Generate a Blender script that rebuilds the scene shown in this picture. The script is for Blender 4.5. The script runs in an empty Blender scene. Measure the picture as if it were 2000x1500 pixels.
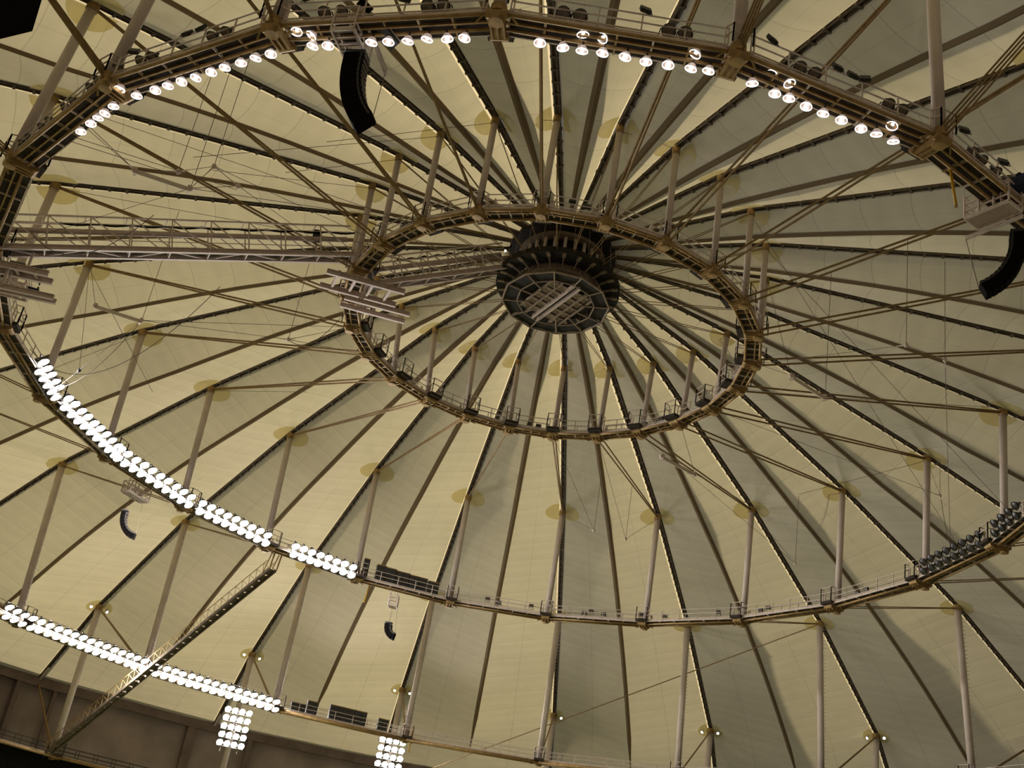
import bpy, math, random
from mathutils import Vector, Matrix

random.seed(7)
SC = bpy.context.scene
COL = SC.collection
PI = math.pi
V = Vector
UP = V((0, 0, 1))

# ------------------------------------------------------------------ camera
cam_d = bpy.data.cameras.new('camera')
cam_d.sensor_width = 36.0
cam_d.lens = 36.0 * 2107.95 / 2000.0
cam_d.clip_start = 0.5
cam_d.clip_end = 1500
cam = bpy.data.objects.new('camera', cam_d)
COL.objects.link(cam)
R_ = ((0.986041, -0.045938, 0.160038), (0.164932, 0.401103, -0.901062), (-0.022799, 0.91488, 0.403081))
cm = Matrix(((R_[0][0], -R_[1][0], -R_[2][0], -0.3387),
             (R_[0][1], -R_[1][1], -R_[2][1], -81.1473),
             (R_[0][2], -R_[1][2], -R_[2][2], 21.9311),
             (0, 0, 0, 1)))
cam.matrix_world = cm
SC.camera = cam

# ------------------------------------------------------------------ light, exposure
world = bpy.data.worlds.new('sky')
SC.world = world
world.use_nodes = True
wn = world.node_tree
wn.nodes.clear()
w_out = wn.nodes.new('ShaderNodeOutputWorld')
w_bg = wn.nodes.new('ShaderNodeBackground')
w_bg.inputs['Color'].default_value = (0.62, 0.70, 0.84, 1)
w_bg.inputs['Strength'].default_value = 0.22
wn.links.new(w_bg.outputs[0], w_out.inputs[0])

SUN_AZ = math.radians(171)
SUN_EL = math.radians(14.5)
sun_d = bpy.data.lights.new('sun', 'SUN')
sun_d.energy = 8.0
sun_d.angle = math.radians(1.2)
sun_d.color = (1.0, 0.88, 0.65)
sun = bpy.data.objects.new('sun', sun_d)
COL.objects.link(sun)
sdir = V((math.cos(SUN_EL) * math.cos(SUN_AZ), math.cos(SUN_EL) * math.sin(SUN_AZ), math.sin(SUN_EL)))
sun.location = sdir * 300
sun.rotation_euler = sdir.to_track_quat('Z', 'Y').to_euler()

vs = SC.view_settings
vs.view_transform = 'Standard'
vs.look = 'None'
vs.gamma = 1.0
vs.exposure = 0.08
vs.use_curve_mapping = False
LAMP = 270.0          # brightness of the lit floodlight faces
BELL = 8.0

# ------------------------------------------------------------------ materials
MATS = {}


def mat(name, col, rough=0.7, metal=0.0, emit=0.0, emit_col=(1, 1, 1), var=0.12, scale=3.0, trans=0.0, spec=0.3):
    m = bpy.data.materials.new(name)
    m.use_nodes = True
    nt = m.node_tree
    nt.nodes.clear()
    out = nt.nodes.new('ShaderNodeOutputMaterial')
    tc = nt.nodes.new('ShaderNodeTexCoord')
    no = nt.nodes.new('ShaderNodeTexNoise')
    no.inputs['Scale'].default_value = scale
    no.inputs['Detail'].default_value = 3
    nt.links.new(tc.outputs['Object'], no.inputs['Vector'])
    mr = nt.nodes.new('ShaderNodeMapRange')
    mr.inputs['From Min'].default_value = 0.3
    mr.inputs['From Max'].default_value = 0.7
    mr.inputs['To Min'].default_value = 1 - var
    mr.inputs['To Max'].default_value = 1 + var
    nt.links.new(no.outputs['Fac'], mr.inputs['Value'])
    mx = nt.nodes.new('ShaderNodeVectorMath')
    mx.operation = 'SCALE'
    mx.inputs[0].default_value = col
    nt.links.new(mr.outputs[0], mx.inputs['Scale'])
    b = nt.nodes.new('ShaderNodeBsdfPrincipled')
    nt.links.new(mx.outputs[0], b.inputs['Base Color'])
    b.inputs['Roughness'].default_value = rough
    b.inputs['Metallic'].default_value = metal
    b.inputs['Specular IOR Level'].default_value = spec
    if emit:
        b.inputs['Emission Color'].default_value = (*emit_col, 1)
        b.inputs['Emission Strength'].default_value = emit
    sh = b.outputs[0]
    if trans:
        t = nt.nodes.new('ShaderNodeBsdfTranslucent')
        nt.links.new(mx.outputs[0], t.inputs['Color'])
        ms = nt.nodes.new('ShaderNodeMixShader')
        ms.inputs[0].default_value = trans
        nt.links.new(b.outputs[0], ms.inputs[1])
        nt.links.new(t.outputs[0], ms.inputs[2])
        sh = ms.outputs[0]
    nt.links.new(sh, out.inputs['Surface'])
    MATS[name] = m
    return m


def fabric_mat(name, dif, tra, mixf, seams=True, stain=0.12):
    """woven roof membrane: diffuse underside, lets daylight through, welded seams, faint stains"""
    m = bpy.data.materials.new(name)
    m.use_nodes = True
    nt = m.node_tree
    nt.nodes.clear()
    N = nt.nodes.new
    L = nt.links.new
    out = N('ShaderNodeOutputMaterial')
    uv = N('ShaderNodeUVMap')
    uv.uv_map = 'UVMap'
    sx = N('ShaderNodeSeparateXYZ')
    L(uv.outputs[0], sx.inputs[0])

    def mth(op, a, b=None, c=None):
        n = N('ShaderNodeMath')
        n.operation = op
        for k, x in enumerate((a, b, c)):
            if x is None:
                continue
            if isinstance(x, (int, float)):
                n.inputs[k].default_value = x
            else:
                L(x, n.inputs[k])
        return n.outputs[0]
    tc = N('ShaderNodeTexCoord')
    n1 = N('ShaderNodeTexNoise')
    n1.inputs['Scale'].default_value = 0.09
    n1.inputs['Detail'].default_value = 5
    L(tc.outputs['Object'], n1.inputs['Vector'])
    n2 = N('ShaderNodeTexNoise')
    n2.inputs['Scale'].default_value = 0.7
    n2.inputs['Detail'].default_value = 4
    L(tc.outputs['Object'], n2.inputs['Vector'])
    s1 = mth('MULTIPLY_ADD', n1.outputs['Fac'], stain * 2, 1 - stain)
    s2 = mth('MULTIPLY_ADD', n2.outputs['Fac'], stain * 0.9, 1 - stain * 0.45)
    fac = mth('MULTIPLY', s1, s2)
    if seams:
        v1 = mth('SUBTRACT', 1.0, sx.outputs['Y'])
        bow = mth('MULTIPLY', mth('MULTIPLY', sx.outputs['Y'], v1), 0.9)
        bow2 = mth('MULTIPLY', sx.outputs['Y'], -0.5)
        uu = mth('ADD', mth('ADD', sx.outputs['X'], bow), bow2)
        fr = mth('FRACT', mth('DIVIDE', uu, 3.7))
        ln = mth('LESS_THAN', fr, 0.022)
        fv = mth('ABSOLUTE', mth('SUBTRACT', sx.outputs['Y'], 0.5))
        ln2 = mth('LESS_THAN', fv, 0.008)
        wv = mth('MULTIPLY', mth('SINE', mth('MULTIPLY', uu, 3.4)), 0.018)
        fac = mth('ADD', fac, wv)
        dk = mth('SUBTRACT', 1.0, mth('ADD', mth('MULTIPLY', ln, 0.20), mth('MULTIPLY', ln2, 0.10)))
        fac = mth('MULTIPLY', fac, dk)
    c1 = N('ShaderNodeVectorMath')
    c1.operation = 'SCALE'
    c1.inputs[0].default_value = dif
    L(fac, c1.inputs['Scale'])
    c2 = N('ShaderNodeVectorMath')
    c2.operation = 'SCALE'
    c2.inputs[0].default_value = tra
    L(fac, c2.inputs['Scale'])
    d = N('ShaderNodeBsdfDiffuse')
    L(c1.outputs[0], d.inputs['Color'])
    t = N('ShaderNodeBsdfTranslucent')
    L(c2.outputs[0], t.inputs['Color'])
    ms = N('ShaderNodeMixShader')
    ms.inputs[0].default_value = mixf
    L(d.outputs[0], ms.inputs[1])
    L(t.outputs[0], ms.inputs[2])
    L(ms.outputs[0], out.inputs['Surface'])
    MATS[name] = m
    return m


fabric_mat('fabric', (0.80, 0.73, 0.57), (0.56, 0.50, 0.34), 0.34)
fabric_mat('fabric_edge', (0.60, 0.53, 0.37), (0.80, 0.70, 0.48), 0.42, seams=False)
fabric_mat('fabric_patch', (0.68, 0.62, 0.40), (0.95, 0.88, 0.58), 0.62, seams=False)
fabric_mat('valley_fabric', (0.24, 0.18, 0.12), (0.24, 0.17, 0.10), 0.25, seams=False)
mat('ridge_steel', (0.095, 0.074, 0.052), 0.8, var=0.35, scale=2.0)
mat('white_paint', (0.62, 0.53, 0.46), 0.55, var=0.10)
mat('pink_paint', (0.58, 0.48, 0.43), 0.55, var=0.08)
mat('mast_paint', (0.60, 0.52, 0.46), 0.55, var=0.08, scale=0.6)
mat('tan_steel', (0.36, 0.24, 0.10), 0.55, metal=0.25, var=0.25, scale=2.0)
mat('cable_steel', (0.27, 0.18, 0.08), 0.6, metal=0.3, var=0.2)
mat('thin_cable', (0.13, 0.10, 0.07), 0.7)
mat('deck_dark', (0.035, 0.027, 0.020), 0.85, var=0.4, scale=2.0)
mat('grey_metal', (0.19, 0.19, 0.16), 0.6, var=0.2)
mat('dark_metal', (0.045, 0.045, 0.042), 0.55, var=0.25)
mat('black_plastic', (0.007, 0.007, 0.006), 0.8, var=0.3, spec=0.08)
mat('speaker_side', (0.006, 0.005, 0.0045), 0.9, var=0.3, spec=0.05)
mat('speaker_rear', (0.075, 0.058, 0.05), 0.5, metal=0.3, var=0.8, scale=6.0)
mat('lens_dark', (0.16, 0.14, 0.11), 0.25, var=0.2, spec=0.6)
mat('lens_grey', (0.30, 0.26, 0.21), 0.3, var=0.3, scale=9, spec=0.5)
mat('black_glass', (0.02, 0.018, 0.015), 0.3, var=0.2, spec=0.4)
mat('reflector', (0.55, 0.46, 0.41), 0.3, metal=0.5, var=0.15, scale=8, trans=0.30)
mat('lit_lens', (1, 1, 1), 0.4, emit=LAMP, emit_col=(1.0, 0.93, 0.90), var=0)
mat('lit_bulb', (1, 1, 1), 0.4, emit=BELL, emit_col=(1.0, 0.96, 0.95), var=0)
mat('lit_rim', (1, 1, 1), 0.4, emit=3.0, emit_col=(1.0, 0.96, 0.95), var=0)
mat('lit_small', (1, 1, 1), 0.4, emit=9.0, emit_col=(1.0, 0.97, 0.88), var=0)
mat('yellow_paint', (0.62, 0.36, 0.02), 0.4, var=0.08)
mat('concrete', (0.34, 0.28, 0.27), 0.9, var=0.18, scale=0.25)
mat('ring_beam', (0.19, 0.145, 0.135), 0.85, var=0.2, scale=0.5)
mat('field_turf', (0.26, 0.27, 0.15), 0.95, var=0.2, scale=0.08)
mat('navy_cloth', (0.02, 0.03, 0.07), 0.8)
mat('hub_dark', (0.022, 0.019, 0.015), 0.8, var=0.4, scale=1.5)
mat('hub_tan', (0.26, 0.20, 0.14), 0.6, var=0.2)

# ------------------------------------------------------------------ helpers
OWNER = {}


class MB:
    def __init__(s):
        s.v = []
        s.f = []

    def add(s, vs_, fs_):
        o = len(s.v)
        s.v += [tuple(x) for x in vs_]
        s.f += [tuple(i + o for i in f) for f in fs_]
        return s

    def box(s, c, ax, ay, az):
        """centre and three half-extent vectors"""
        c, ax, ay, az = V(c), V(ax), V(ay), V(az)
        p = [c + i * ax + j * ay + k * az for k in (-1, 1) for j in (-1, 1) for i in (-1, 1)]
        return s.add(p, [(0, 2, 3, 1), (4, 5, 7, 6), (0, 1, 5, 4), (2, 6, 7, 3), (0, 4, 6, 2), (1, 3, 7, 5)])

    def beam(s, p, q, w, h, up=UP):
        p, q = V(p), V(q)
        d = q - p
        L = d.length
        d.normalize()
        side = d.cross(up)
        if side.length < 1e-4:
            side = d.cross(V((1, 0, 0)))
        side.normalize()
        u = side.cross(d)
        return s.box((p + q) / 2, d * L / 2, side * w / 2, u * h / 2)

    def ibeam(s, p, q, w, h, up=UP, t=0.05):
        p, q = V(p), V(q)
        d = (q - p).normalized()
        side = d.cross(up).normalized()
        u = side.cross(d)
        s.beam(p + u * (h / 2 - t / 2), q + u * (h / 2 - t / 2), w, t, up)
        s.beam(p - u * (h / 2 - t / 2), q - u * (h / 2 - t / 2), w, t, up)
        s.beam(p, q, t, h - 2 * t, up)
        return s

    def tube(s, p, q, r, n=6, r2=None, caps=True):
        p, q = V(p), V(q)
        r2 = r if r2 is None else r2
        d = (q - p).normalized()
        a = d.cross(UP)
        if a.length < 1e-3:
            a = V((1, 0, 0))
        a.normalize()
        b = d.cross(a)
        vs_ = [p + (a * math.cos(2 * PI * k / n) + b * math.sin(2 * PI * k / n)) * r for k in range(n)]
        vs_ += [q + (a * math.cos(2 * PI * k / n) + b * math.sin(2 * PI * k / n)) * r2 for k in range(n)]
        fs_ = [(k, (k + 1) % n, n + (k + 1) % n, n + k) for k in range(n)]
        if caps:
            fs_ += [tuple(range(n - 1, -1, -1)), tuple(range(n, 2 * n))]
        return s.add(vs_, fs_)

    def path(s, pts, r, n=5):
        for a, b in zip(pts[:-1], pts[1:]):
            s.tube(a, b, r, n)
        return s

    def lathe(s, prof, c=(0, 0, 0), axis=(0, 0, 1), n=12, close=False):
        """prof: list of (radius, height along axis)"""
        c, d = V(c), V(axis).normalized()
        a = d.cross(UP)
        if a.length < 1e-3:
            a = V((1, 0, 0))
        a.normalize()
        b = d.cross(a)
        vs_ = []
        for (r, h) in prof:
            for k in range(n):
                t = 2 * PI * k / n
                vs_.append(c + d * h + (a * math.cos(t) + b * math.sin(t)) * r)
        fs_ = []
        for i in range(len(prof) - 1):
            for k in range(n):
                fs_.append((i * n + k, i * n + (k + 1) % n, (i + 1) * n + (k + 1) % n, (i + 1) * n + k))
        if close:
            fs_.append(tuple(range(n - 1, -1, -1)))
            fs_.append(tuple((len(prof) - 1) * n + k for k in range(n)))
        return s.add(vs_, fs_)

    def mesh(s, name, m, origin=(0, 0, 0), smooth=False):
        o = V(origin)
        me = bpy.data.meshes.new(name)
        me.from_pydata([tuple(V(p) - o) for p in s.v], [], s.f)
        me.materials.append(MATS[m])
        if smooth:
            me.polygons.foreach_set('use_smooth', [True] * len(me.polygons))
        me.update()
        return me

    def build(s, name, m, parent=None, origin=None, smooth=False):
        """one mesh object; vertices are given in world space"""
        if origin is None:
            if parent is not None:
                origin = OWNER[parent.name]
            else:
                origin = (0, 0, 0)
        origin = V(origin)
        ob = bpy.data.objects.new(name, s.mesh(name, m, origin, smooth))
        COL.objects.link(ob)
        OWNER[ob.name] = origin
        if parent is not None:
            ob.parent = parent
            ob.location = origin - OWNER[parent.name]
        else:
            ob.location = origin
        return ob


def empty(name, loc):
    o = bpy.data.objects.new(name, None)
    o.empty_display_size = 0.3
    COL.objects.link(o)
    o.location = loc
    OWNER[o.name] = V(loc)
    return o


def tag(o, label, cat, group=None):
    o['label'] = label
    o['category'] = cat
    if group:
        o['group'] = group
    return o


def struct(o, label=None):
    o['kind'] = 'structure'
    if label:
        o['label'] = label
    return o


def copy_thing(root, M):
    """copy a thing with its parts and sub-parts and place it with matrix M"""
    r = root.copy()
    COL.objects.link(r)
    r.matrix_world = M
    for ch in root.children:
        c = ch.copy()
        COL.objects.link(c)
        c.parent = r
        for g in ch.children:
            d = g.copy()
            COL.objects.link(d)
            d.parent = c
    return r


def frame(loc, zdir, xdir=None):
    z = V(zdir).normalized()
    x = V(xdir) if xdir is not None else UP.cross(z)
    if x.length < 1e-3:
        x = V((1, 0, 0))
    x = (x - z * x.dot(z)).normalized()
    y = z.cross(x)
    M = Matrix((x, y, z)).transposed().to_4x4()
    M.translation = V(loc)
    return M


ORD = ['first', 'second', 'third', 'fourth', 'fifth', 'sixth', 'seventh', 'eighth', 'ninth', 'tenth', 'eleventh',
       'twelfth', 'thirteenth', 'fourteenth', 'fifteenth', 'sixteenth', 'seventeenth', 'eighteenth', 'nineteenth',
       'twentieth', 'twenty-first', 'twenty-second', 'twenty-third', 'twenty-fourth', 'twenty-fifth', 'twenty-sixth']


def clk(j):
    """position on the dome, counted clockwise from the ridge that runs up from the hub (j=12)"""
    k = (j - 12) % 24
    return 'topmost' if k == 0 else ('bottommost' if k == 12 else ORD[k - 1] + ' clockwise from the top')


# ------------------------------------------------------------------ dome geometry
# cable dome: nodes on tilted rings; r, height, small out-of-round terms (radial, tangential)
PHI = 1.455195
PIV = V((0, 0, 70))
G = Matrix(((0.999867, 0.000896, -0.016289), (0.000896, 0.993974, 0.109615), (0.016289, -0.109615, 0.993841)))
SHX, SHY = 0.01639, -0.110295
RING = {
    'T1': (17.5, 70.0, 3, [[-0.034, -0.087], [-0.107, -0.008], [-0.048, 0.019], [0.103, -0.076], [-0.027, -0.178], [0.028, 0.032], [0.082, 0.044]]),
    'A': (17.144, 61.915, 3, [[-0.162, -0.024], [-0.004, 0.188], [-0.321, -0.095], [0.187, 0.013], [-0.025, -0.238], [0.043, 0.005], [-0.009, -0.025]]),
    'T2': (41.889, 65.895, 3, [[0.089, 0.058], [-0.06, -0.225], [0.401, -0.071], [-0.412, 0.084], [-0.017, -0.256], [-0.096, 0.018], [-0.045, 0.048]]),
    'B': (42.623, 52.955, 3, [[-0.145, -0.099], [-0.453, 0.22], [0.273, -0.212], [-0.645, -0.074], [0.04, -0.087], [-0.093, -0.033], [-0.078, -0.125]]),
    'T3': (65.66, 61.072, 1, [[-0.347, 0.018], [-0.215, -0.124], [0.687, -0.135]]),
    'C': (64.028, 41.897, 1, [[-0.01, 0.309], [3.181, -0.973], [2.002, -0.415]]),
    'T4': (87.211, 53.375, 1, [[-1.119, 0.263], [2.027, -0.612], [1.617, -0.363]]),
    'D': (87.211, 33.805, 1, [[-1.119, 0.263], [2.027, -0.612], [1.617, -0.363]]),
    'E': (102.0, 45.6, 1, [[0, 0], [0, 0], [0, 0]]),
    'H': (4.6, 70.95, 1, [[0, 0], [0, 0], [0, 0]]),
}


def toW(x, y, z):
    return G @ (V((x, y, z)) - PIV) + PIV


_nc = {}


def node(n, j):
    key = (n, j % 24)
    if key in _nc:
        return _nc[key].copy()
    r, z, K, C = RING[n]
    a = PHI + j * 2 * PI / 24
    bs = [1.0]
    for k in range(1, K + 1):
        bs += [math.cos(k * a), math.sin(k * a)]
    er = sum(b * c[0] for b, c in zip(bs, C))
    et = sum(b * c[1] for b, c in zip(bs, C))
    zz = z - 70.0
    sx, sy = SHX * zz, SHY * zz
    if n in ('H',):
        sx = sy = 0
    p = toW((r + er) * math.cos(a) - et * math.sin(a) + sx, (r + er) * math.sin(a) + et * math.cos(a) + sy, z)
    _nc[key] = p
    return p.copy()


AX = toW(0, 0, 71) - toW(0, 0, 70)


def hub(r, a, z):
    """point of the hub: radius, angle in ridge steps, height in the dome's own frame"""
    t = PHI + a * 2 * PI / 24
    return toW(r * math.cos(t), r * math.sin(t), z)


def rf(n, j, off=0.0, dz=0.0):
    """point on a hoop bay: fractional j along the chord, outward offset, height; also its axes"""
    j0 = math.floor(j)
    a, b = node(n, j0), node(n, j0 + 1)
    p = a.lerp(b, j - j0)
    t = (b - a).normalized()
    o = t.cross(UP).normalized()
    cen = (node(n, 0) + node(n, 12)) / 2
    if o.dot(p - cen) < 0:
        o = -o
    return p + o * off + UP * dz, t, o


# ------------------------------------------------------------------ the setting: membrane, wall, field
STN = ['H', 'T1', 'T2', 'T3', 'T4', 'E']
DROP = [0.45, 1.10, 1.65, 2.15, 2.75, 0.25]
ceiling = struct(empty('ceiling', toW(0, 0, 71)), 'pleated cream fabric membrane dome roof radiating from the dark hub')


def vpt(s, j):
    p = (node(STN[s], j - 0.5) + node(STN[s], j + 0.5)) / 2
    return p - UP * DROP[s]


EDGE_IN, EDGE_OUT, EDGE_DROP = 0.30, 0.42, 0.20
RR = [4.7, 17.5, 41.9, 65.6, 87.2, 102]


def panel(s, j, side):
    """half bay of membrane from ridge j to the valley beside it, between stations s and s+1"""
    nu, nv = (10, 6) if s else (8, 6)
    vv = j + 0.5 * side
    mb = MB()
    uvs = []
    st = MB()
    for i in range(nu + 1):
        u = i / nu
        P = node(STN[s], j).lerp(node(STN[s + 1], j), u)
        Q = vpt(s, vv).lerp(vpt(s + 1, vv), u)
        # the valley cable sags slightly upward between stations
        Q = Q + UP * (0.35 * math.sin(PI * u) if s in (1, 2, 3) else 0)
        lat = Q - P
        lat.z = 0
        lat.normalize()
        k = 1.0
        if s == 0:
            k = 0.35 + 0.65 * u
        e0 = P + lat * EDGE_IN * k - UP * 0.05
        e1 = P + lat * EDGE_OUT * k - UP * EDGE_DROP * k
        st.v += [tuple(e0), tuple(e1)]
        for q in range(nv + 1):
            v = q / nv
            X = e1.lerp(Q, v) - UP * (0.10 * k * math.sin(PI * v))
            mb.v.append(tuple(X))
            uvs.append((RR[s] + (RR[s + 1] - RR[s]) * u, v))
    for i in range(nu):
        st.f.append((2 * i, 2 * i + 1, 2 * i + 3, 2 * i + 2))
        for q in range(nv):
            a = i * (nv + 1) + q
            mb.f.append((a, a + 1, a + nv + 2, a + nv + 1))
    o = mb.build('fabric_panel', 'fabric', ceiling, smooth=True)
    lay = o.data.uv_layers.new(name='UVMap')
    for lp in o.data.loops:
        lay.data[lp.index].uv = uvs[lp.vertex_index]
    return st


ridge_strips = {}
for j in range(24):
    for side in (-1, 1):
        for s in range(5):
            ridge_strips.setdefault(j, []).append(panel(s, j, side))

for s, n in enumerate(['T1', 'T2', 'T3', 'T4']):
    for j in range(24):
        P = node(n, j)
        rad = (1.35, 1.7, 1.5, 1.4)[s]
        din = (node(STN[s], j) - P).normalized()
        dout = (node(STN[s + 2], j) - P).normalized()
        mb = MB()
        for side in (-1, 1):
            dv = (vpt(s + 1, j + 0.5 * side) - P)
            lat = V((dv.x, dv.y, 0)).normalized()
            c = P + lat * EDGE_OUT - UP * (EDGE_DROP + 0.05)
            dv = (vpt(s + 1, j + 0.5 * side) - c).normalized()
            ring = []
            for k in range(9):
                t = PI * k / 8
                d = (din if t < PI / 2 else dout)
                w = abs(math.cos(t))
                ring.append(c + d * w * rad + dv * math.sin(t) * rad - UP * 0.05)
            mb.add([c] + ring, [(0, k, k + 1) for k in range(1, 9)])
        mb.build('reinforcement_patch', 'fabric_patch', ceiling)

# outer ring beam and wall below the membrane's edge
mbw, mbb = MB(), MB()
NS = 96
ew = []
for k in range(NS):
    j = k * 24 / NS
    j0 = math.floor(j)
    p = node('E', j0).lerp(node('E', j0 + 1), j - j0)
    c = node('E', 0).lerp(node('E', 12), 0.5)
    o = V((p.x - c.x, p.y - c.y, 0)).normalized()
    ew.append((p, o))
for k in range(NS):
    (p, o), (q, o2) = ew[k], ew[(k + 1) % NS]
    mbw.add([p + o * 1.2 + UP * 0.2, q + o2 * 1.2 + UP * 0.2, V((q.x, q.y, 0)) + o2 * 1.2, V((p.x, p.y, 0)) + o * 1.2],
            [(0, 1, 2, 3)])
    t, u = p - UP * 0.1, q - UP * 0.1
    a = [t - o * 0.2 + UP * 0.4, t + o * 1.3 + UP * 0.4, t + o * 1.3 - UP * 1.3, t - o * 0.2 - UP * 1.3]
    b = [u - o2 * 0.2 + UP * 0.4, u + o2 * 1.3 + UP * 0.4, u + o2 * 1.3 - UP * 1.3, u - o2 * 0.2 - UP * 1.3]
    mbb.add(a + b, [(0, 4, 5, 1), (1, 5, 6, 2), (2, 6, 7, 3), (3, 7, 4, 0)])
wall = struct(mbw.build('wall_back', 'concrete'), 'brown shaded stadium wall below the edge of the roof')
struct(mbb.build('trim_1', 'ring_beam'), 'dark ring beam carrying the lower edge of the membrane')
fl = MB()
fl.add([V((0, 0, 0))] + [V((p.x, p.y, 0)) + o * 1.2 for p, o in ew], [(0, k + 1, (k + 1) % NS + 1) for k in range(NS)])
struct(fl.build('floor', 'field_turf'), 'green playing field far below the roof')

# wall columns seen under the ring beam in the lower left
for j, w_ in ((3.24, 1.5), (3.10, 0.7), (2.12, 1.4), (1.78, 0.8), (2.9, 0.5)):
    p, t, o = rf('E', j, 0.4, -1.4)
    mb = MB().box(p - UP * 7.5, t * w_ / 2, o * 0.5, UP * 7.5)
    mb.build('wall_column', 'ring_beam', wall)

# ------------------------------------------------------------------ ridge and valley cables
for j in range(24):
    root = empty('ridge_cable', node('H', j))
    tag(root, 'dark double ridge cable under the membrane, ' + clk(j), 'cable', 'ridge cables radiating from the hub')
    pts = [node(n, j) for n in STN]
    band, ties = MB(), MB()
    cab = [MB(), MB()]
    for a, b in zip(pts[:-1], pts[1:]):
        d = (b - a).normalized()
        sd = d.cross(UP).normalized()
        hubk = 0.55 if a is pts[0] else 1.0
        band.beam(a - UP * 0.02, b - UP * 0.02, 0.56 * (0.8 if a is pts[0] else 1), 0.06)
        for k, sg in enumerate((-1, 1)):
            cab[k].tube(a + sd * sg * 0.16 * hubk - UP * 0.18, b + sd * sg * 0.16 - UP * 0.18, 0.085, 6)
        n_ = max(2, int((b - a).length / 1.3))
        for q in range(1, n_):
            c = a.lerp(b, q / n_) - UP * 0.16
            ties.box(c, d * 0.10, sd * 0.28 * (hubk if q < n_ / 2 else 1), UP * 0.12)
    band.build('closure_plate', 'ridge_steel', root)
    for c in cab:
        c.build('cable', 'ridge_steel', root)
    o = ties.build('cable_clamps', 'ridge_steel', root)
    o['kind'] = 'stuff'
    for st in ridge_strips[j]:
        st.build('edge_strip', 'fabric_edge', root)
    # white end sleeve at the outer anchorage
    e, t4 = node('E', j), node('T4', j)
    d = (t4 - e).normalized()
    MB().tube(e + d * 0.3 - UP * 0.5, e + d * 3.0 - UP * 0.45, 0.16, 8).build('end_sleeve', 'mast_paint', root)

for j in range(24):
    pts = []
    for s in range(5):
        n_ = 6
        for i in range(n_):
            u = i / n_
            q = vpt(s, j + 0.5).lerp(vpt(s + 1, j + 0.5), u)
            q += UP * (0.35 * math.sin(PI * u) if s in (1, 2, 3) else 0)
            if s == 4 and u > 0.55:
                continue
            pts.append(q - UP * 0.06)
    mb = MB()
    t = None
    for i, p in enumerate(pts):
        d = (pts[min(i + 1, len(pts) - 1)] - pts[max(i - 1, 0)]).normalized()
        sd = d.cross(UP).normalized()
        w_ = 0.30 if i > 5 else 0.12 + 0.03 * i
        if i > len(pts) - 4:
            w_ *= (len(pts) - i) / 4
        mb.v += [tuple(p - sd * w_ + UP * 0.10), tuple(p - UP * 0.06), tuple(p + sd * w_ + UP * 0.10)]
    for i in range(len(pts) - 1):
        a = 3 * i
        mb.f += [(a, a + 1, a + 4, a + 3), (a + 1, a + 2, a + 5, a + 4)]
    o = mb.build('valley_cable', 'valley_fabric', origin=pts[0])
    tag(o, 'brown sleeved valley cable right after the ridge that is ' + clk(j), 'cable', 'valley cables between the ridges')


# ------------------------------------------------------------------ masts
def mast(top, bot, r, label, group, spikes=False):
    root = empty('roof_mast', bot)
    tag(root, label, 'mast', group)
    d = (top - bot).normalized()
    MB().tube(bot + d * 0.15, top - d * 0.5, r, 14).build('shaft', 'mast_paint', root, smooth=True)
    MB().tube(top - d * 0.75, top - d * 0.1, r * 1.22, 10).build('head_casting', 'tan_steel', root)
    MB().tube(bot, bot + d * 0.45, r * 1.18, 12).build('base_collar', 'tan_steel', root)
    if spikes:
        mb = MB()
        L = (top - bot).length
        for k in range(int(L / 0.45) - 3):
            c = bot + d * (1.2 + k * 0.45)
            mb.beam(c + V((r * 0.75, -r * 0.8, 0)), c + V((r + 0.16, -r * 0.8, 0)), 0.05, 0.05)
        o = mb.build('climbing_pegs', 'mast_paint', root)
        o['kind'] = 'stuff'
    return root


for j in range(24):
    mast(node('T1', j), node('A', j), 0.25, 'pale slim post on the small inner catwalk ring, ' + clk(j), 'posts of the inner catwalk ring')
for j in range(24):
    mast(node('T2', j), node('B', j), 0.33, 'pale post standing on the large catwalk ring, ' + clk(j), 'posts of the large catwalk ring')
for j in (19, 20, 21, 22, 23, 0, 1, 2, 3, 4, 5):
    mast(node('T3', j), node('C', j), 0.40, 'tall pale post rising to the roof beyond the large ring, ' + clk(j), 'outer posts beyond the large ring', True)
for j in (21, 22, 23, 0, 1, 2, 3, 4):
    mast(node('T4', j), node('D', j), 0.42, 'outermost pale post under a pair of small spotlights, ' + clk(j), 'outermost posts')


# ------------------------------------------------------------------ diagonal cables
def diag(a, b, n, sep, r, label, group, m='cable_steel', conv=0.25):
    """a bundle of n parallel strands from the foot of one post up to the head of the next"""
    root = empty('diagonal_cable', a)
    tag(root, label, 'cable', group)
    d = (b - a).normalized()
    sd = d.cross(UP).normalized()
    u = sd.cross(d)
    for k in range(n):
        t = (k - (n - 1) / 2)
        va = (u * 0.9 + sd * 0.35) * t * sep
        MB().tube(a + va, b + va * conv, r, 5).build('strand', m, root)
    return root


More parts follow.
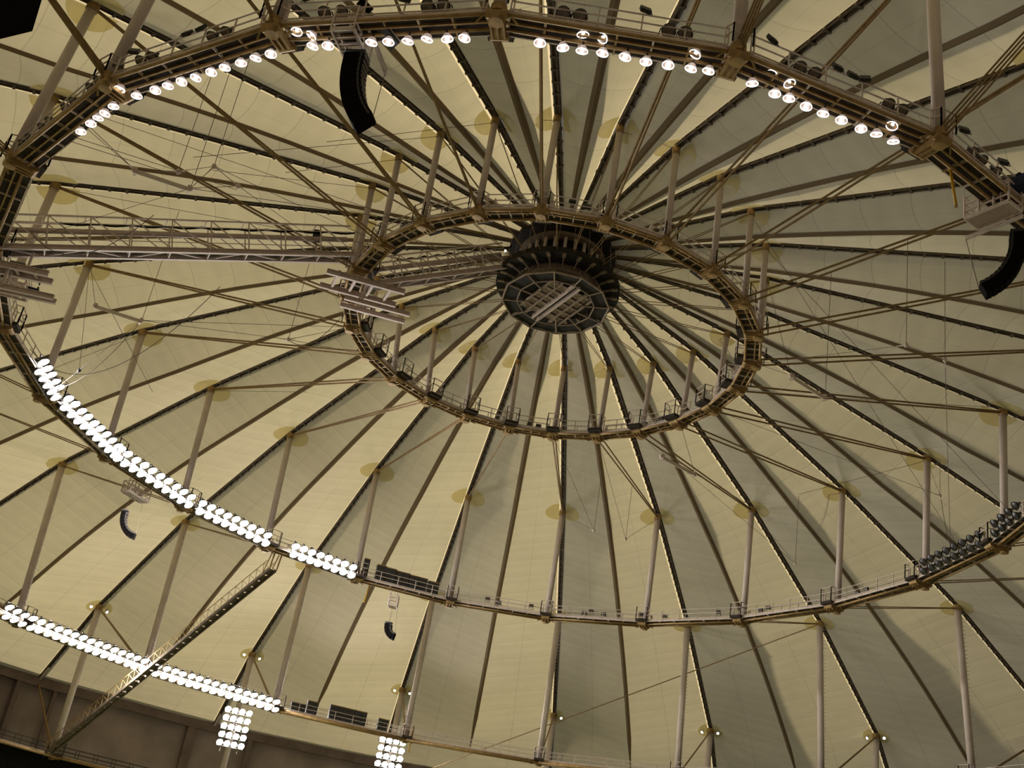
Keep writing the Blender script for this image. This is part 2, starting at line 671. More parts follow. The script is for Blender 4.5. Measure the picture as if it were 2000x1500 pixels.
for j in range(24):
    p = hub(5.2, j, 67.2)
    diag(p, node('T1', j) - UP * 0.5, 2, 0.30, 0.035, 'thin twin cable from the hub to a slim post head, ' + clk(j), 'thin cables around the hub')
for j in range(24):
    diag(node('A', j) + UP * 0.1, node('T2', j) - UP * 0.45, 2, 0.50, 0.085, 'twin bronze cable rising outward from the inner ring, ' + clk(j), 'twin cables of the inner ring')
for j in (0, 1, 2, 3, 4, 5, 6, 7, 8, 9, 10, 11, 13, 14, 15, 16, 17, 18, 19, 20, 21, 22, 23):
    nst = 4 if 8 <= j <= 17 else 2
    diag(node('B', j) + UP * 0.2, node('T3', j) - UP * 0.5, nst, 0.22, 0.055, 'long bundled bronze cable rising outward from the large ring, ' + clk(j), 'bundled cables of the large ring')
for j in (20, 21, 22, 23, 0, 1, 2, 3, 4):
    diag(node('C', j) + UP * 0.2, node('T4', j) - UP * 0.5, 2, 0.16, 0.10, 'brown strut cable below a pair of small spotlights, ' + clk(j), 'strut cables below the small spotlights')
for j in (3, 4):
    diag(node('D', j) + UP * 0.2, node('E', j) - UP * 0.9, 2, 0.2, 0.11, 'brown cable rising to the dark ring beam, ' + clk(j), 'strut cables below the ring beam')


# ------------------------------------------------------------------ catwalk rings
def railing(mb, pts, h, rails=(1.0, 0.55), step=2.0, r=0.035, toe=0.0):
    """posts and rails along a polyline"""
    for a, b in zip(pts[:-1], pts[1:]):
        L = (b - a).length
        n_ = max(1, round(L / step))
        for k in range(n_ + 1):
            c = a.lerp(b, k / n_)
            mb.beam(c, c + UP * h, r * 2, r * 2, V((1, 0, 0)))
        for f in rails:
            mb.beam(a + UP * h * f, b + UP * h * f, r * 1.7, r * 1.7)
    return mb


def catwalk(n, js, label, w_in, w_out, pipe_r, deck_m, step, cage, rail_h=1.1, nx=4, pipe_in=None, rail_m='white_paint'):
    root = empty('catwalk_ring', sum((node(n, j) for j in (0, 8, 16)), V()) / 3 if len(js) == 24 else node(n, js[len(js) // 2]))
    tag(root, label, 'catwalk')
    pipe_in = w_in if pipe_in is None else pipe_in
    for j in js:
        a, t, o = rf(n, j + 0.001)
        L = (node(n, j + 1) - node(n, j)).length
        d = (node(n, j + 1) - node(n, j)).normalized()

        def P(s, off, dz):
            return a + d * s + o * off + UP * dz
        bay = MB().beam(P(0.3, -w_in, 0.12), P(L - 0.3, -w_in, 0.12), 0.06, 0.20)
        bay.beam(P(0.3, w_out, 0.12), P(L - 0.3, w_out, 0.12), 0.06, 0.20)
        bay = bay.build('walkway_bay', 'white_paint', root, origin=P(L / 2, 0, 0))
        # hoop cables
        for off, rr in ((w_out + 0.02, pipe_r), (-pipe_in, pipe_r)):
            MB().tube(P(0, off, -0.08), P(L, off, -0.08), rr, 8).build('hoop_cable', 'tan_steel', root, smooth=True)
        # middle stringer, cross bars, deck panels
        mid = w_out - (w_in + w_out) * 0.36
        MB().beam(P(0.2, mid, -0.02), P(L - 0.2, mid, -0.02), 0.10, 0.14).build('stringer', 'tan_steel', bay)
        wtot = (w_in + w_out)
        s0, s1 = 0.55, L - 0.55
        for k in range(nx + 1):
            s = s0 + (s1 - s0) * k / nx
            MB().beam(P(s, w_out, 0.0), P(s, -w_in, 0.0), 0.08, 0.10).build('crossbar', 'tan_steel' if k % 2 else 'white_paint', bay)
        for k in range(nx):
            sa = s0 + (s1 - s0) * k / nx + 0.05
            sb = s0 + (s1 - s0) * (k + 1) / nx - 0.05
            for (oa, ob) in ((w_out - 0.04, mid + 0.05), (mid - 0.05, -w_in + 0.04)):
                MB().box((P(sa, oa, 0.08) + P(sb, ob, 0.08)) / 2, d * (sb - sa) / 2, o * (oa - ob) / 2, UP * 0.03).build('deck_panel', deck_m, bay)
        for off in (w_out + 0.05, -w_in - 0.05):
            railing(MB(), [P(0.55, off, 0.15), P(L - 0.55, off, 0.15)], rail_h, (1.0, 0.55, 0.12), step).build('railing', rail_m, bay)
    for j in sorted(set(list(js) + [(js[-1] + 1) % 24])):
        a = node(n, j)
        t = (node(n, j + 1) - node(n, j - 1)).normalized()
        o = t.cross(UP).normalized()
        if o.dot(a - (node(n, 0) + node(n, 12)) / 2) < 0:
            o = -o
        jt = MB().box(a + o * (w_out - w_in) / 2 - UP * 0.12, t * 0.36, o * (w_in + w_out) * 0.52, UP * 0.13)
        for fk in (-0.3, 0.0, 0.3):
            jt.box(a + o * ((w_out - w_in) / 2) + t * fk - UP * 0.3, t * 0.05, o * (w_in + w_out) * 0.40, UP * 0.10)
        jt.tube(a - o * 0.05 - UP * 0.5, a - o * 0.05 + UP * 0.35, 0.36, 10)
        jt.tube(a - o * w_in - t * 0.45 - UP * 0.1, a - o * w_in + t * 0.45 - UP * 0.1, 0.2, 8)
        jt.tube(a + o * w_out - t * 0.5 - UP * 0.12, a + o * w_out + t * 0.5 - UP * 0.12, 0.24, 8)
        jt = jt.build('ring_joint', 'tan_steel', root, origin=a)
        # stepped cage around the post foot on the inner side
        ci = -w_in - cage
        MB().box(a + o * (-w_in - cage / 2) + UP * 0.2, t * 0.62, o * cage / 2, UP * 0.14).build('cage_floor', 'deck_dark', jt)
        mb = MB()
        q = [a - o * w_in - t * 0.72, a + o * ci - t * 0.6, a + o * ci + t * 0.6, a - o * w_in + t * 0.72]
        railing(mb, [x + UP * 0.3 for x in q], rail_h * 1.25, (1.0, 0.6), 2.5, 0.04)
        mb.build('cage_rail', rail_m, jt)
        mb = MB()
        q = [a + o * w_out - t * 0.72, a + o * (w_out + 0.45) - t * 0.5, a + o * (w_out + 0.45) + t * 0.5, a + o * w_out + t * 0.72]
        railing(mb, [x + UP * 0.15 for x in q], rail_h, (1.0, 0.55), 2.5, 0.035)
        mb.build('cage_rail', rail_m, jt)
        for sg in (-1, 1):
            MB().beam(a + t * sg * 0.6 + o * w_out - UP * 0.1, a + t * sg * 1.0 - o * w_in * 0.2 - UP * 0.35, 0.08, 0.08).build('joint_brace', 'tan_steel', jt)
    return root


catwalk('A', list(range(24)), 'small inner tan and white catwalk ring hanging around the dark hub', 0.95, 0.20, 0.11, 'deck_dark', 2.0, 0.75)
catwalk('B', list(range(24)), 'large catwalk ring carrying rows of floodlights and loudspeakers', 1.40, 0.10, 0.105, 'deck_dark', 2.0, 0.5, nx=6, pipe_in=0.85)
catwalk('C', [20, 21, 22, 23, 0, 1, 2, 3, 4], 'outer catwalk ring in the lower left with bright double floodlight rows', 1.2, 0.3, 0.20, 'deck_dark', 2.2, 0.8, nx=6)
catwalk('D', [1, 2, 3, 4], 'dark catwalk in the bottom left corner below the outermost post', 1.3, 0.3, 0.20, 'deck_dark', 2.4, 0.8, nx=6, rail_m='dark_metal')

# ------------------------------------------------------------------ hub
hb = empty('tension_hub', hub(0, 0, 65.4))
tag(hb, 'dark round hub drum with a twelve-sided tan frame at the dome centre', 'hub')


def ring_mesh(prof, n=48):
    """prof: list of (r, z) closed loop around the axis"""
    mb = MB()
    m_ = len(prof)
    for k in range(n):
        for (r, z) in prof:
            mb.v.append(tuple(hub(r, k * 24 / n, z)))
    for k in range(n):
        for i in range(m_):
            a, b = k * m_ + i, k * m_ + (i + 1) % m_
            c, d = ((k + 1) % n) * m_ + (i + 1) % m_, ((k + 1) % n) * m_ + i
            mb.f.append((a, b, c, d))
    return mb


ring_mesh([(3.6, 71.3), (4.65, 71.1), (4.65, 70.3), (3.6, 70.25)]).build('upper_ring', 'hub_dark', hb)
ring_mesh([(3.0, 70.3), (3.75, 70.3), (3.75, 69.95), (3.0, 69.95)]).build('inner_collar', 'hub_tan', hb)
MB().add([hub(0, 0, 71.35)] + [hub(3.7, k / 2, 71.3) for k in range(48)], [(0, k + 1, (k + 1) % 48 + 1) for k in range(48)]).build('crown_plate', 'hub_dark', hb)
ring_mesh([(3.7, 67.45), (5.3, 67.4), (5.3, 66.9), (3.7, 67.0)]).build('lower_ring', 'hub_dark', hb)
ring_mesh([(3.1, 67.0), (3.55, 67.0), (3.55, 66.35), (3.1, 66.35)]).build('tan_collar', 'hub_tan', hb)
ring_mesh([(2.75, 70.0), (2.85, 70.0), (2.85, 66.9), (2.75, 66.9)]).build('drum_wall', 'hub_dark', hb)
for k in range(24):
    MB().tube(hub(3.3, k + 0.5, 70.0), hub(3.3, k + 0.5, 68.35), 0.15, 8).build('short_post', 'white_paint', hb)
    MB().beam(hub(3.5, k + 0.5, 66.6), hub(4.9, k + 0.5, 66.95), 0.10, 0.16).build('spoke', 'hub_tan', hb)
    MB().tube(hub(4.85, k, 70.2), hub(5.1, k, 67.3), 0.025, 5).build('tie_rod', 'hub_tan', hb)
    MB().box(hub(4.9, k + 0.5, 66.95), (hub(5.2, k + 0.5, 67.5) - hub(4.9, k + 0.5, 67.5)) * 0.9, (hub(4.9, k + 1, 67.5) - hub(4.9, k, 67.5)) * 0.12, AX * 0.14).build('cable_socket', 'hub_tan', hb)
for k in range(12):
    a, b = 2 * k, 2 * k + 2
    MB().tube(hub(4.55, a, 65.4), hub(4.55, b, 65.4), 0.09, 6).build('frame_pipe', 'hub_tan', hb)
    MB().tube(hub(3.3, a, 65.4), hub(3.3, b, 65.4), 0.06, 6).build('frame_pipe', 'hub_tan', hb)
    MB().tube(hub(2.2, a, 65.4), hub(4.55, a, 65.4), 0.07, 6).build('frame_spoke', 'hub_tan', hb)
    MB().tube(hub(4.55, a, 65.4), hub(3.6, a, 66.9), 0.06, 6).build('hanger', 'hub_tan', hb)
    mb = MB().add([hub(4.5, a + 0.05, 65.5), hub(4.5, b - 0.05, 65.5), hub(3.35, b - 0.06, 65.5), hub(3.35, a + 0.06, 65.5),
                   hub(4.5, a + 0.05, 65.56), hub(4.5, b - 0.05, 65.56), hub(3.35, b - 0.06, 65.56), hub(3.35, a + 0.06, 65.56)],
                  [(0, 1, 2, 3), (7, 6, 5, 4), (0, 4, 5, 1), (1, 5, 6, 2), (2, 6, 7, 3), (3, 7, 4, 0)])
    mb.build('grating_panel', 'hub_dark', hb)
    mb = MB().add([hub(4.6, a, 65.35), hub(4.6, b, 65.35), hub(4.6, b, 66.2), hub(4.6, a, 66.2)], [(0, 1, 2, 3)])
# working deck with beams inside the frame
cx = hub(0, 0, 65.5)
e1 = (hub(1, 2.4, 65.5) - cx)
e2 = AX.cross(e1).normalized()
for s in (-0.28, 0.28):
    MB().ibeam(cx + e2 * s - e1 * 3.2, cx + e2 * s + e1 * 3.2, 0.22, 0.30, AX).build('deck_beam', 'pink_paint', hb)
for s, l in ((-2.05, 2.4), (2.05, 2.4), (-1.2, 2.8), (1.2, 2.8)):
    MB().beam(cx + e2 * s - e1 * l, cx + e2 * s + e1 * l, 0.14, 0.2, AX).build('deck_beam', 'hub_tan', hb)
for s in (-1.9, -0.9, 0.1, 1.1, 2.1):
    for g in (-1, 1):
        MB().box(cx + e1 * s + e2 * g * 1.15 + AX * 0.15, e1 * 0.42, e2 * 0.75, AX * 0.03).build('deck_plate', 'hub_tan', hb)
for s in (-1.4, -0.4, 0.6, 1.6):
    for g in (-1, 1):
        MB().beam(cx + e1 * s + e2 * g * 0.4, cx + e1 * s + e2 * g * 2.0, 0.07, 0.1, AX).build('joist', 'hub_tan', hb)
MB().add([cx + AX * 0.6 + (hub(3.4, 2 * k, 65.5) - cx) for k in range(12)], [tuple(range(12))]).build('deck_back', 'hub_dark', hb)

# two small work lights at the hub
for k, (a, z) in enumerate(((7.0, 69.6), (6.7, 68.2), (18.4, 68.2))):
    p = hub(4.95, a, z)
    d = V((0.0, -0.82, -0.57))
    r0 = empty('work_light', p)
    tag(r0, ('upper small white work light at the left of the hub', 'lower small white work light at the left of the hub', 'tiny bluish work light at the right of the hub')[k], 'lamp')
    sc = 0.4 if k == 2 else 1
    MB().lathe([(0.11 * sc, 0.12), (0.0, 0.13)], p, d, 10).build('lens', 'lit_small', r0)
    MB().lathe([(0.04, -0.15), (0.12 * sc, 0.0), (0.13 * sc, 0.11)], p, d, 10).build('housing', 'dark_metal', r0)
    MB().tube(p - d * 0.1, p - d * 0.1 - UP * 0.3, 0.02).build('bracket', 'dark_metal', r0)


# ------------------------------------------------------------------ lamps (prototypes built at the origin, +Z = beam direction)
def proto_flood(r, lens_mat, rim):
    root = empty('floodlight', (0, 0, 0))
    n_ = 14
    MB().lathe([(r * 0.30, -r * 1.05), (r * 0.55, -r * 0.85), (r * 0.86, -r * 0.35), (r * 1.0, 0.0), (r * 0.94, 0.0)], (0, 0, 0), (0, 0, 1), n_).build('housing', 'dark_metal', root, smooth=True)
    MB().lathe([(r * 0.94, -0.01), (r * 0.6, r * 0.05), (0.01, r * 0.08)], (0, 0, 0), (0, 0, 1), n_).build('lens', lens_mat, root, smooth=True)
    mb = MB().lathe([(r * 0.99, -0.02), (r * 1.07, 0.0), (r * 1.0, 0.04), (r * 0.93, 0.02)], (0, 0, 0), (0, 0, 1), n_)
    mb.build('rim', rim, root)
    mb = MB()
    for sg in (-1, 1):
        mb.beam((sg * r * 1.1, 0, -r * 0.2), (sg * r * 1.1, -r * 1.25, -r * 0.5), 0.05, 0.03)
    mb.beam((-r * 1.1, -r * 1.25, -r * 0.5), (r * 1.1, -r * 1.25, -r * 0.5), 0.05, 0.03)
    mb.tube((0, 0, -r * 1.0), (0, 0, -r * 1.6), r * 0.28, 8)
    mb.build('yoke', 'dark_metal', root)
    return root


def proto_bell(r):
    root = empty('bell_light', (0, 0, 0))
    n_ = 14
    MB().lathe([(r * 0.18, -r * 1.15), (r * 0.50, -r * 0.98), (r * 0.80, -r * 0.62), (r * 0.97, -r * 0.2), (r * 1.0, 0)], (0, 0, 0), (0, 0, 1), n_).build('reflector', 'reflector', root, smooth=True)
    MB().lathe([(0.0, -r * 0.75), (r * 0.26, -r * 0.6), (r * 0.34, -r * 0.35), (r * 0.22, -r * 0.12), (0.0, -r * 0.05)], (0, 0, 0), (0, 0, 1), 10).build('bulb', 'lit_bulb', root, smooth=True)
    MB().lathe([(r * 0.97, -0.05), (r * 1.05, -0.02), (r * 1.03, 0.02), (r * 0.93, 0.0)], (0, 0, 0), (0, 0, 1), n_).build('mouth_ring', 'lit_rim', root)
    MB().lathe([(r * 0.10, -r * 1.9), (r * 0.16, -r * 1.6), (r * 0.22, -r * 1.1)], (0, 0, 0), (0, 0, 1), 8, True).build('socket', 'dark_metal', root)
    return root


def proto_square(w_, lit=False):
    root = empty('square_light', (0, 0, 0))
    MB().box((0, 0, -w_ * 0.2), (w_ * 0.62, 0, 0), (0, w_ * 0.48, 0), (0, 0, w_ * 0.22)).build('housing', 'dark_metal', root)
    MB().box((0, 0, 0.01), (w_ * 0.54, 0, 0), (0, w_ * 0.40, 0), (0, 0, w_ * 0.05)).build('lens', 'lens_dark', root)
    mb = MB()
    for sg in (-1, 1):
        mb.beam((sg * w_ * 0.68, 0, -w_ * 0.2), (sg * w_ * 0.68, -w_ * 0.9, -w_ * 0.2), 0.03, 0.03)
    mb.beam((-w_ * 0.68, -w_ * 0.9, -w_ * 0.2), (w_ * 0.68, -w_ * 0.9, -w_ * 0.2), 0.03, 0.03)
    mb.build('bracket', 'dark_metal', root)
    return root


USED = set()


def put(proto, M, label, cat, group):
    if proto.name not in USED:
        USED.add(proto.name)
        proto.matrix_world = M
        return tag(proto, label, cat, group)
    o = copy_thing(proto, M)
    return tag(o, label, cat, group)


flood_lit = proto_flood(0.45, 'lit_lens', 'dark_metal')
flood_off = proto_flood(0.37, 'black_glass', 'dark_metal')
flood_big = proto_flood(0.33, 'lens_grey', 'dark_metal')
bell = proto_bell(0.28)
square = proto_square(0.42)


def aim(o, down):
    return (-o * math.cos(down) - UP * math.sin(down)).normalized()


# lit double rows: ring, start j, end j, lamps per row, upper dz, lower dz, offset, wording
BANKS = [
    ('B', 3.885, 3.115, 9, 0.80, -0.12, -1.75, 'large ring bank left of the ladder gantry'),
    ('B', 2.76, 2.12, 8, 0.80, -0.12, -1.75, 'large ring bank right of the ladder gantry'),
    ('B', 4.90, 4.06, 9, 0.80, -0.12, -1.75, 'large ring bank above the cage platform'),
    ('B', 5.86, 4.98, 10, 0.80, -0.12, -1.75, 'longest glaring bank of the large ring at left'),
    ('B', 6.44, 6.05, 5, 0.80, -0.12, -1.75, 'highest glaring bank of the large ring at left'),
    ('C', 3.945, 3.015, 16, 0.72, -0.20, -1.55, 'outer ring bank left of the ladder gantry'),
    ('C', 2.945, 2.03, 16, 0.72, -0.20, -1.55, 'outer ring bank that the ladder gantry crosses'),
    ('C', 4.17, 4.03, 3, 0.72, -0.20, -1.55, 'outer ring bank at the left picture edge'),
]
for n, ja, jb, cnt, zu, zl, off, words in BANKS:
    for row, dz in (('upper', zu), ('lower', zl)):
        for k in range(cnt):
            j = ja + (jb - ja) * k / (cnt - 1) + random.uniform(-0.004, 0.004)
            p, t, o = rf(n, j, off, dz + random.uniform(-0.04, 0.04))
            d = aim(o, math.radians(53))
            d = (d + t * random.uniform(-0.05, 0.05)).normalized()
            put(flood_lit, frame(p, d), '%s lit floodlight from left, %s row, %s' % (ORD[k], row, words), 'floodlight', 'lit floodlights, ' + words)
    # bars carrying the two rows
    root = empty('lamp_rack', rf(n, (ja + jb) / 2, off + 0.62, 0.2)[0])
    tag(root, 'steel rack behind the ' + words, 'rack', 'racks behind the lit floodlights')
    for dz in (zu - 0.3, zl - 0.3):
        q0 = ja
        mb = MB()
        mb.tube(rf(n, ja, off + 0.62, dz)[0], rf(n, jb, off + 0.62, dz)[0], 0.05, 6)
        mb.build('rail', 'grey_metal', root)
    for k in range(5):
        j = ja + (jb - ja) * k / 4
        MB().tube(rf(n, j, off + 0.62, zl - 0.4)[0], rf(n, j, off + 0.62, zu)[0], 0.045, 6).build('upright', 'grey_metal', root)

# square arrays of lamps on the outermost posts
for mj, rows, words, zt in ((2, 5, 'left lamp array on an outermost post', 0.43), (1, 5, 'right lamp array cut by the bottom edge', 0.40)):
    top, bot = node('T4', mj), node('D', mj)
    dd = (bot - top)
    c0 = top + dd * zt
    out = V((c0.x, c0.y, 0)).normalized()
    tt = out.cross(UP).normalized()
    if tt.x < 0:
        tt = -tt
    root = empty('lamp_rack', c0)
    tag(root, 'steel rack behind the ' + words, 'rack', 'racks behind the lit floodlights')
    for row in range(rows):
        z = -row * 1.12
        MB().tube(c0 - out * 0.75 + tt * -1.9 + UP * (z - 0.4), c0 - out * 0.75 + tt * 1.9 + UP * (z - 0.4), 0.05, 6).build('rail', 'grey_metal', root)
        for q in range(4):
            p = c0 - out * 0.9 + tt * (q - 1.5) * 1.02 + UP * (z - 0.18 * q * 0)
            put(flood_lit, frame(p, aim(out, math.radians(28))), 'lit floodlight, %s column from left, %s row, %s' % (ORD[q], ORD[row], words), 'floodlight', 'lit floodlights, ' + words)
    for sg in (-1, 1):
        MB().tube(c0 - out * 0.7 + tt * sg * 1.2 + UP * 0.4, c0 - out * 0.7 + tt * sg * 1.2 - UP * (rows * 1.12), 0.05, 6).build('upright', 'grey_metal', root)
        MB().beam(c0 + tt * sg * 0.2 - UP * 1.5, c0 - out * 0.7 + tt * sg * 1.2 - UP * 1.5, 0.1, 0.1).build('arm', 'grey_metal', root)

# unlit double row on the right of the large ring
cnt = 0
for ja, jb, c_, words in ((19.93, 19.22, 8, 'dark unlit bank before the right edge'), (18.95, 18.6, 4, 'dark unlit bank cut by the right edge')):
    for row, dz in (('upper', 1.12), ('lower', 0.26)):
        for k in range(c_):
            p, t, o = rf('B', ja - 0.12 + (jb - ja) * k / (c_ - 1), -1.75, dz)
            put(flood_off, frame(p, aim(o, math.radians(38))), '%s unlit floodlight from left, %s row, %s' % (ORD[k], row, words), 'floodlight', 'unlit floodlights, ' + words)

# bell lamps hanging under the near side of the large ring
BELLS = [(9.718, 9.789, 9.856, 9.939, 9.62), (10.127, 10.246, 10.324, 10.409, 10.496, 10.588, 10.668, 10.763, 10.846, 10.933),
         (11.167, 11.239, 11.437, 11.514, 11.601, 11.685, 11.776, 11.85), (12.19, 12.288, 12.368, 12.453, 12.548, 12.637, 12.73, 12.825, 12.899),
         (13.116, 13.225, 13.293, 13.378, 13.461, 13.553, 13.652, 13.73, 13.817)]
BW = ['large ring bay left of the upper-left joint', 'large ring bay in the upper left', 'bay holding the big loudspeaker', 'bay right of the topmost joint', 'large ring bay in the upper right']
for grp, words in zip(BELLS, BW):
    for k, j in enumerate(sorted(grp)):
        lf = k
        p, t, o = rf('B', j, -1.0 if j < 11 else -0.82, -0.62 + random.uniform(-0.04, 0.04))
        d = (-UP * 0.95 + -o * random.uniform(-0.05, 0.28) + t * random.uniform(-0.2, 0.2)).normalized()
        put(bell, frame(p, d, t), '%s glowing bell lamp from left under the %s' % (ORD[lf], words), 'lamp', 'glowing bell lamps under the large ring')
# more bells tucked above between the cables
for k, (j, off, dz) in enumerate(((11.10, -0.3, -0.15), (11.16, -0.55, -0.2), (12.17, -0.35, 0.1), (12.36, -0.4, -0.05), (12.44, -0.4, -0.05), (12.83, -0.4, -0.1), (13.18, -0.4, 0.05), (13.27, -0.4, -0.1), (13.78, -0.4, -0.1), (10.05, -0.5, -0.3))):
    p, t, o = rf('B', j, off, dz)
    d = (-UP + t * random.uniform(-0.6, 0.6) + o * random.uniform(-0.4, 0.2)).normalized()
    put(bell, frame(p, d, t), '%s glowing bell lamp from left tucked between the bronze hoop cables' % ORD[k], 'lamp', 'glowing bell lamps between the hoop cables')

# big unlit discs along the outer rail of the large ring
DISCS = [9.08, 9.16, 9.30, 9.38, 9.55, 9.63, 9.80, 9.88, 10.043, 10.189, 10.26, 10.627, 10.711, 11.22, 11.30, 11.684, 11.756, 12.264, 12.335, 12.705, 12.775,
         13.293, 13.364, 13.735, 13.803, 14.24, 14.31, 14.42]
for k, j in enumerate(DISCS):
    p, t, o = rf('B', j, -0.02, 0.72)
    d = (-UP * 0.85 + o * 0.42 + t * random.uniform(-0.1, 0.1)).normalized()
    put(flood_big, frame(p, d), '%s large unlit grey floodlight from left along the large ring rail' % ORD[k] if k < 26 else ('next to rightmost' if k == 26 else 'rightmost') + ' large unlit grey floodlight along the large ring rail', 'floodlight', 'large unlit floodlights on the ring rail')

SQ = [(10.145, 1.3), (10.478, 1.3), (10.56, 1.35), (11.584, 1.0), (12.596, 1.45), (13.14, 1.4), (13.46, 1.4), (13.537, 1.3), (13.601, 1.4), (14.149, 1.35), (14.448, 1.4), (11.14, 1.5)]
for k, (j, dz) in enumerate(sorted(SQ)):
    p, t, o = rf('B', j, 0.15, dz)
    put(square, frame(p, (-UP * 0.5 - o * 0.85 + t * random.uniform(-0.5, 0.5)).normalized()), '%s small square floodlight from left on top of the large ring rail' % ORD[k], 'floodlight', 'small square floodlights on the large ring')
# small equipment along the far side of the large ring and the inner ring
FAR = [(1.7, 'B'), (0.62, 'B'), (0.50, 'B'), (0.17, 'B'), (23.62, 'B'), (23.55, 'B'), (23.42, 'B'), (23.05, 'B'), (22.8, 'B'), (22.25, 'B'), (21.8, 'B'), (21.72, 'B'), (20.75, 'B'), (20.65, 'B'), (20.12, 'B')]
for k, (j, n) in enumerate(FAR):
    p, t, o = rf(n, j, -0.2, 0.95 + 0.2 * (k % 2))
    put(square, frame(p, aim(o, 0.4)), '%s small dark lamp box from left on the far rail of the large ring' % ORD[k], 'floodlight', 'small lamp boxes on the far rail')
FARA = [(3.75, 0.7), (3.62, 0.9), (0.55, 0.75), (0.36, 0.6), (21.85, 0.6), (21.45, 0.8), (12.45, 1.5), (12.68, 1.2), (15.85, 0.9), (9.55, 1.0), (9.42, 1.1)]
AW = ['upper left dark box of the pair at the lower left', 'lower right dark box of the pair at the lower left', 'left dark box of the pair at the bottom', 'right dark box of the pair at the bottom', 'right dark box at the lower right', 'dark box right of the bottom pair',
      'small navy box above the rail at the top', 'wide dark box above the rail at the top', 'tilted dark lamp at the right', 'upper dark lamp at the upper left', 'lower dark lamp at the upper left']
for (j, dz), w_ in zip(FARA, AW):
    p, t, o = rf('A', j % 24, -0.5, dz)
    put(square, frame(p, aim(o, 0.5)), w_ + ' of the inner ring', 'floodlight', 'dark lamp boxes on the inner ring')

# twin spotlights at the heads of the outermost posts
spot = empty('spotlight', (0, 0, 0))
MB().lathe([(0.06, -0.4), (0.17, -0.1), (0.20, 0.0), (0.19, 0.02)], (0, 0, 0), (0, 0, 1), 10).build('housing', 'dark_metal', spot)
MB().lathe([(0.18, 0.01), (0.10, 0.05), (0.0, 0.06)], (0, 0, 0), (0, 0, 1), 10).build('lens', 'lit_small', spot)
MB().beam((0, 0, -0.3), (0, 0.5, -0.4), 0.05, 0.05).build('arm', 'dark_metal', spot)
for j in (3, 2, 1, 0, 23, 22):
    p = node('T4', j)
    t = (node('T4', j + 1) - node('T4', j - 1)).normalized()
    out = V((p.x, p.y, 0)).normalized()
    for sg, w_ in ((-1, 'right'), (1, 'left')):
        q = p + t * sg * 1.15 - UP * 0.75 - out * 0.3
        put(spot, frame(q, -out * 0.85 + t * sg * 0.3 - UP * 0.5), '%s small white spotlight at the outermost post head, %s' % (w_, clk(j)), 'spotlight', 'paired spotlights at outermost post heads')


# ------------------------------------------------------------------ bridges between the rings
def bridge(p, q, h, w, nb, label, chord=0.38, pipe=True):
    """box-truss walkway from p to q (centre line of the bottom plane)"""
    root = empty('truss_bridge', p)
    tag(root, label, 'bridge')
    d = (q - p).normalized()
    sd = d.cross(UP).normalized()
    up = sd.cross(d)
    L = (q - p).length

    def X(s, y, z):
        return p + d * s + sd * y + up * z
    for y in (-w / 2, w / 2):
        MB().ibeam(X(0, y, chord / 2), X(L, y, chord / 2), 0.26, chord, up).build('bottom_chord', 'pink_paint', root)
        MB().beam(X(0, y, h), X(L, y, h), 0.10, 0.12, up).build('top_chord', 'white_paint', root)
        MB().beam(X(0, y, h * 0.80), X(L, y, h * 0.80), 0.05, 0.05, up).build('rail', 'white_paint', root)
        MB().beam(X(0, y, h * 0.32), X(L, y, h * 0.32), 0.05, 0.05, up).build('rail', 'white_paint', root)
    if pipe:
        MB().tube(X(0.3, w * 0.2, h * 0.62), X(L - 0.3, w * 0.2, h * 0.62), 0.20, 10).build('service_pipe', 'pink_paint', root, smooth=True)
    for k in range(nb):
        s0, s1 = L * k / nb, L * (k + 1) / nb
        for y in (-w / 2, w / 2):
            MB().beam(X(s0 + 0.1, y, chord), X(s0 + (s1 - s0) * 0.12, y, h), 0.09, 0.09).build('vertical', 'white_paint', root)
            MB().beam(X(s0 + (s1 - s0) * 0.12, y, h), X(s1, y, chord), 0.07, 0.07).build('diagonal', 'white_paint', root)
        a, b = (-w / 2, w / 2) if k % 2 else (w / 2, -w / 2)
        MB().beam(X(s0, a, 0.1), X(s1, b, 0.1), 0.09, 0.09, up).build('lattice_bar', 'pink_paint', root)
        MB().beam(X(s0, -w / 2, 0.1), X(s0, w / 2, 0.1), 0.09, 0.12, up).build('crossbar', 'pink_paint', root)
        MB().beam(X(s0, -w / 2, h), X(s0, w / 2, h), 0.06, 0.06, up).build('top_tie', 'white_paint', root)
        MB().box(X((s0 + s1) / 2, 0, 0.34), d * (s1 - s0) * 0.48, sd * w * 0.46, up * 0.02).build('deck_panel', 'grey_metal', root)
    return root


p8b = rf('B', 7.98, -1.4, -0.05)[0]
p8a = rf('A', 8.0, 0.4, 0.65)[0]
bridge(p8b, p8a, 2.6, 1.3, 9, 'long white truss bridge between the large ring and the inner ring')
p8a2 = rf('A', 8.05, -1.6, -1.2)[0]
bridge(p8a2, hub(4.6, 7.4, 67.2), 2.3, 1.3, 5, 'short truss bridge between the inner ring and the dark hub')
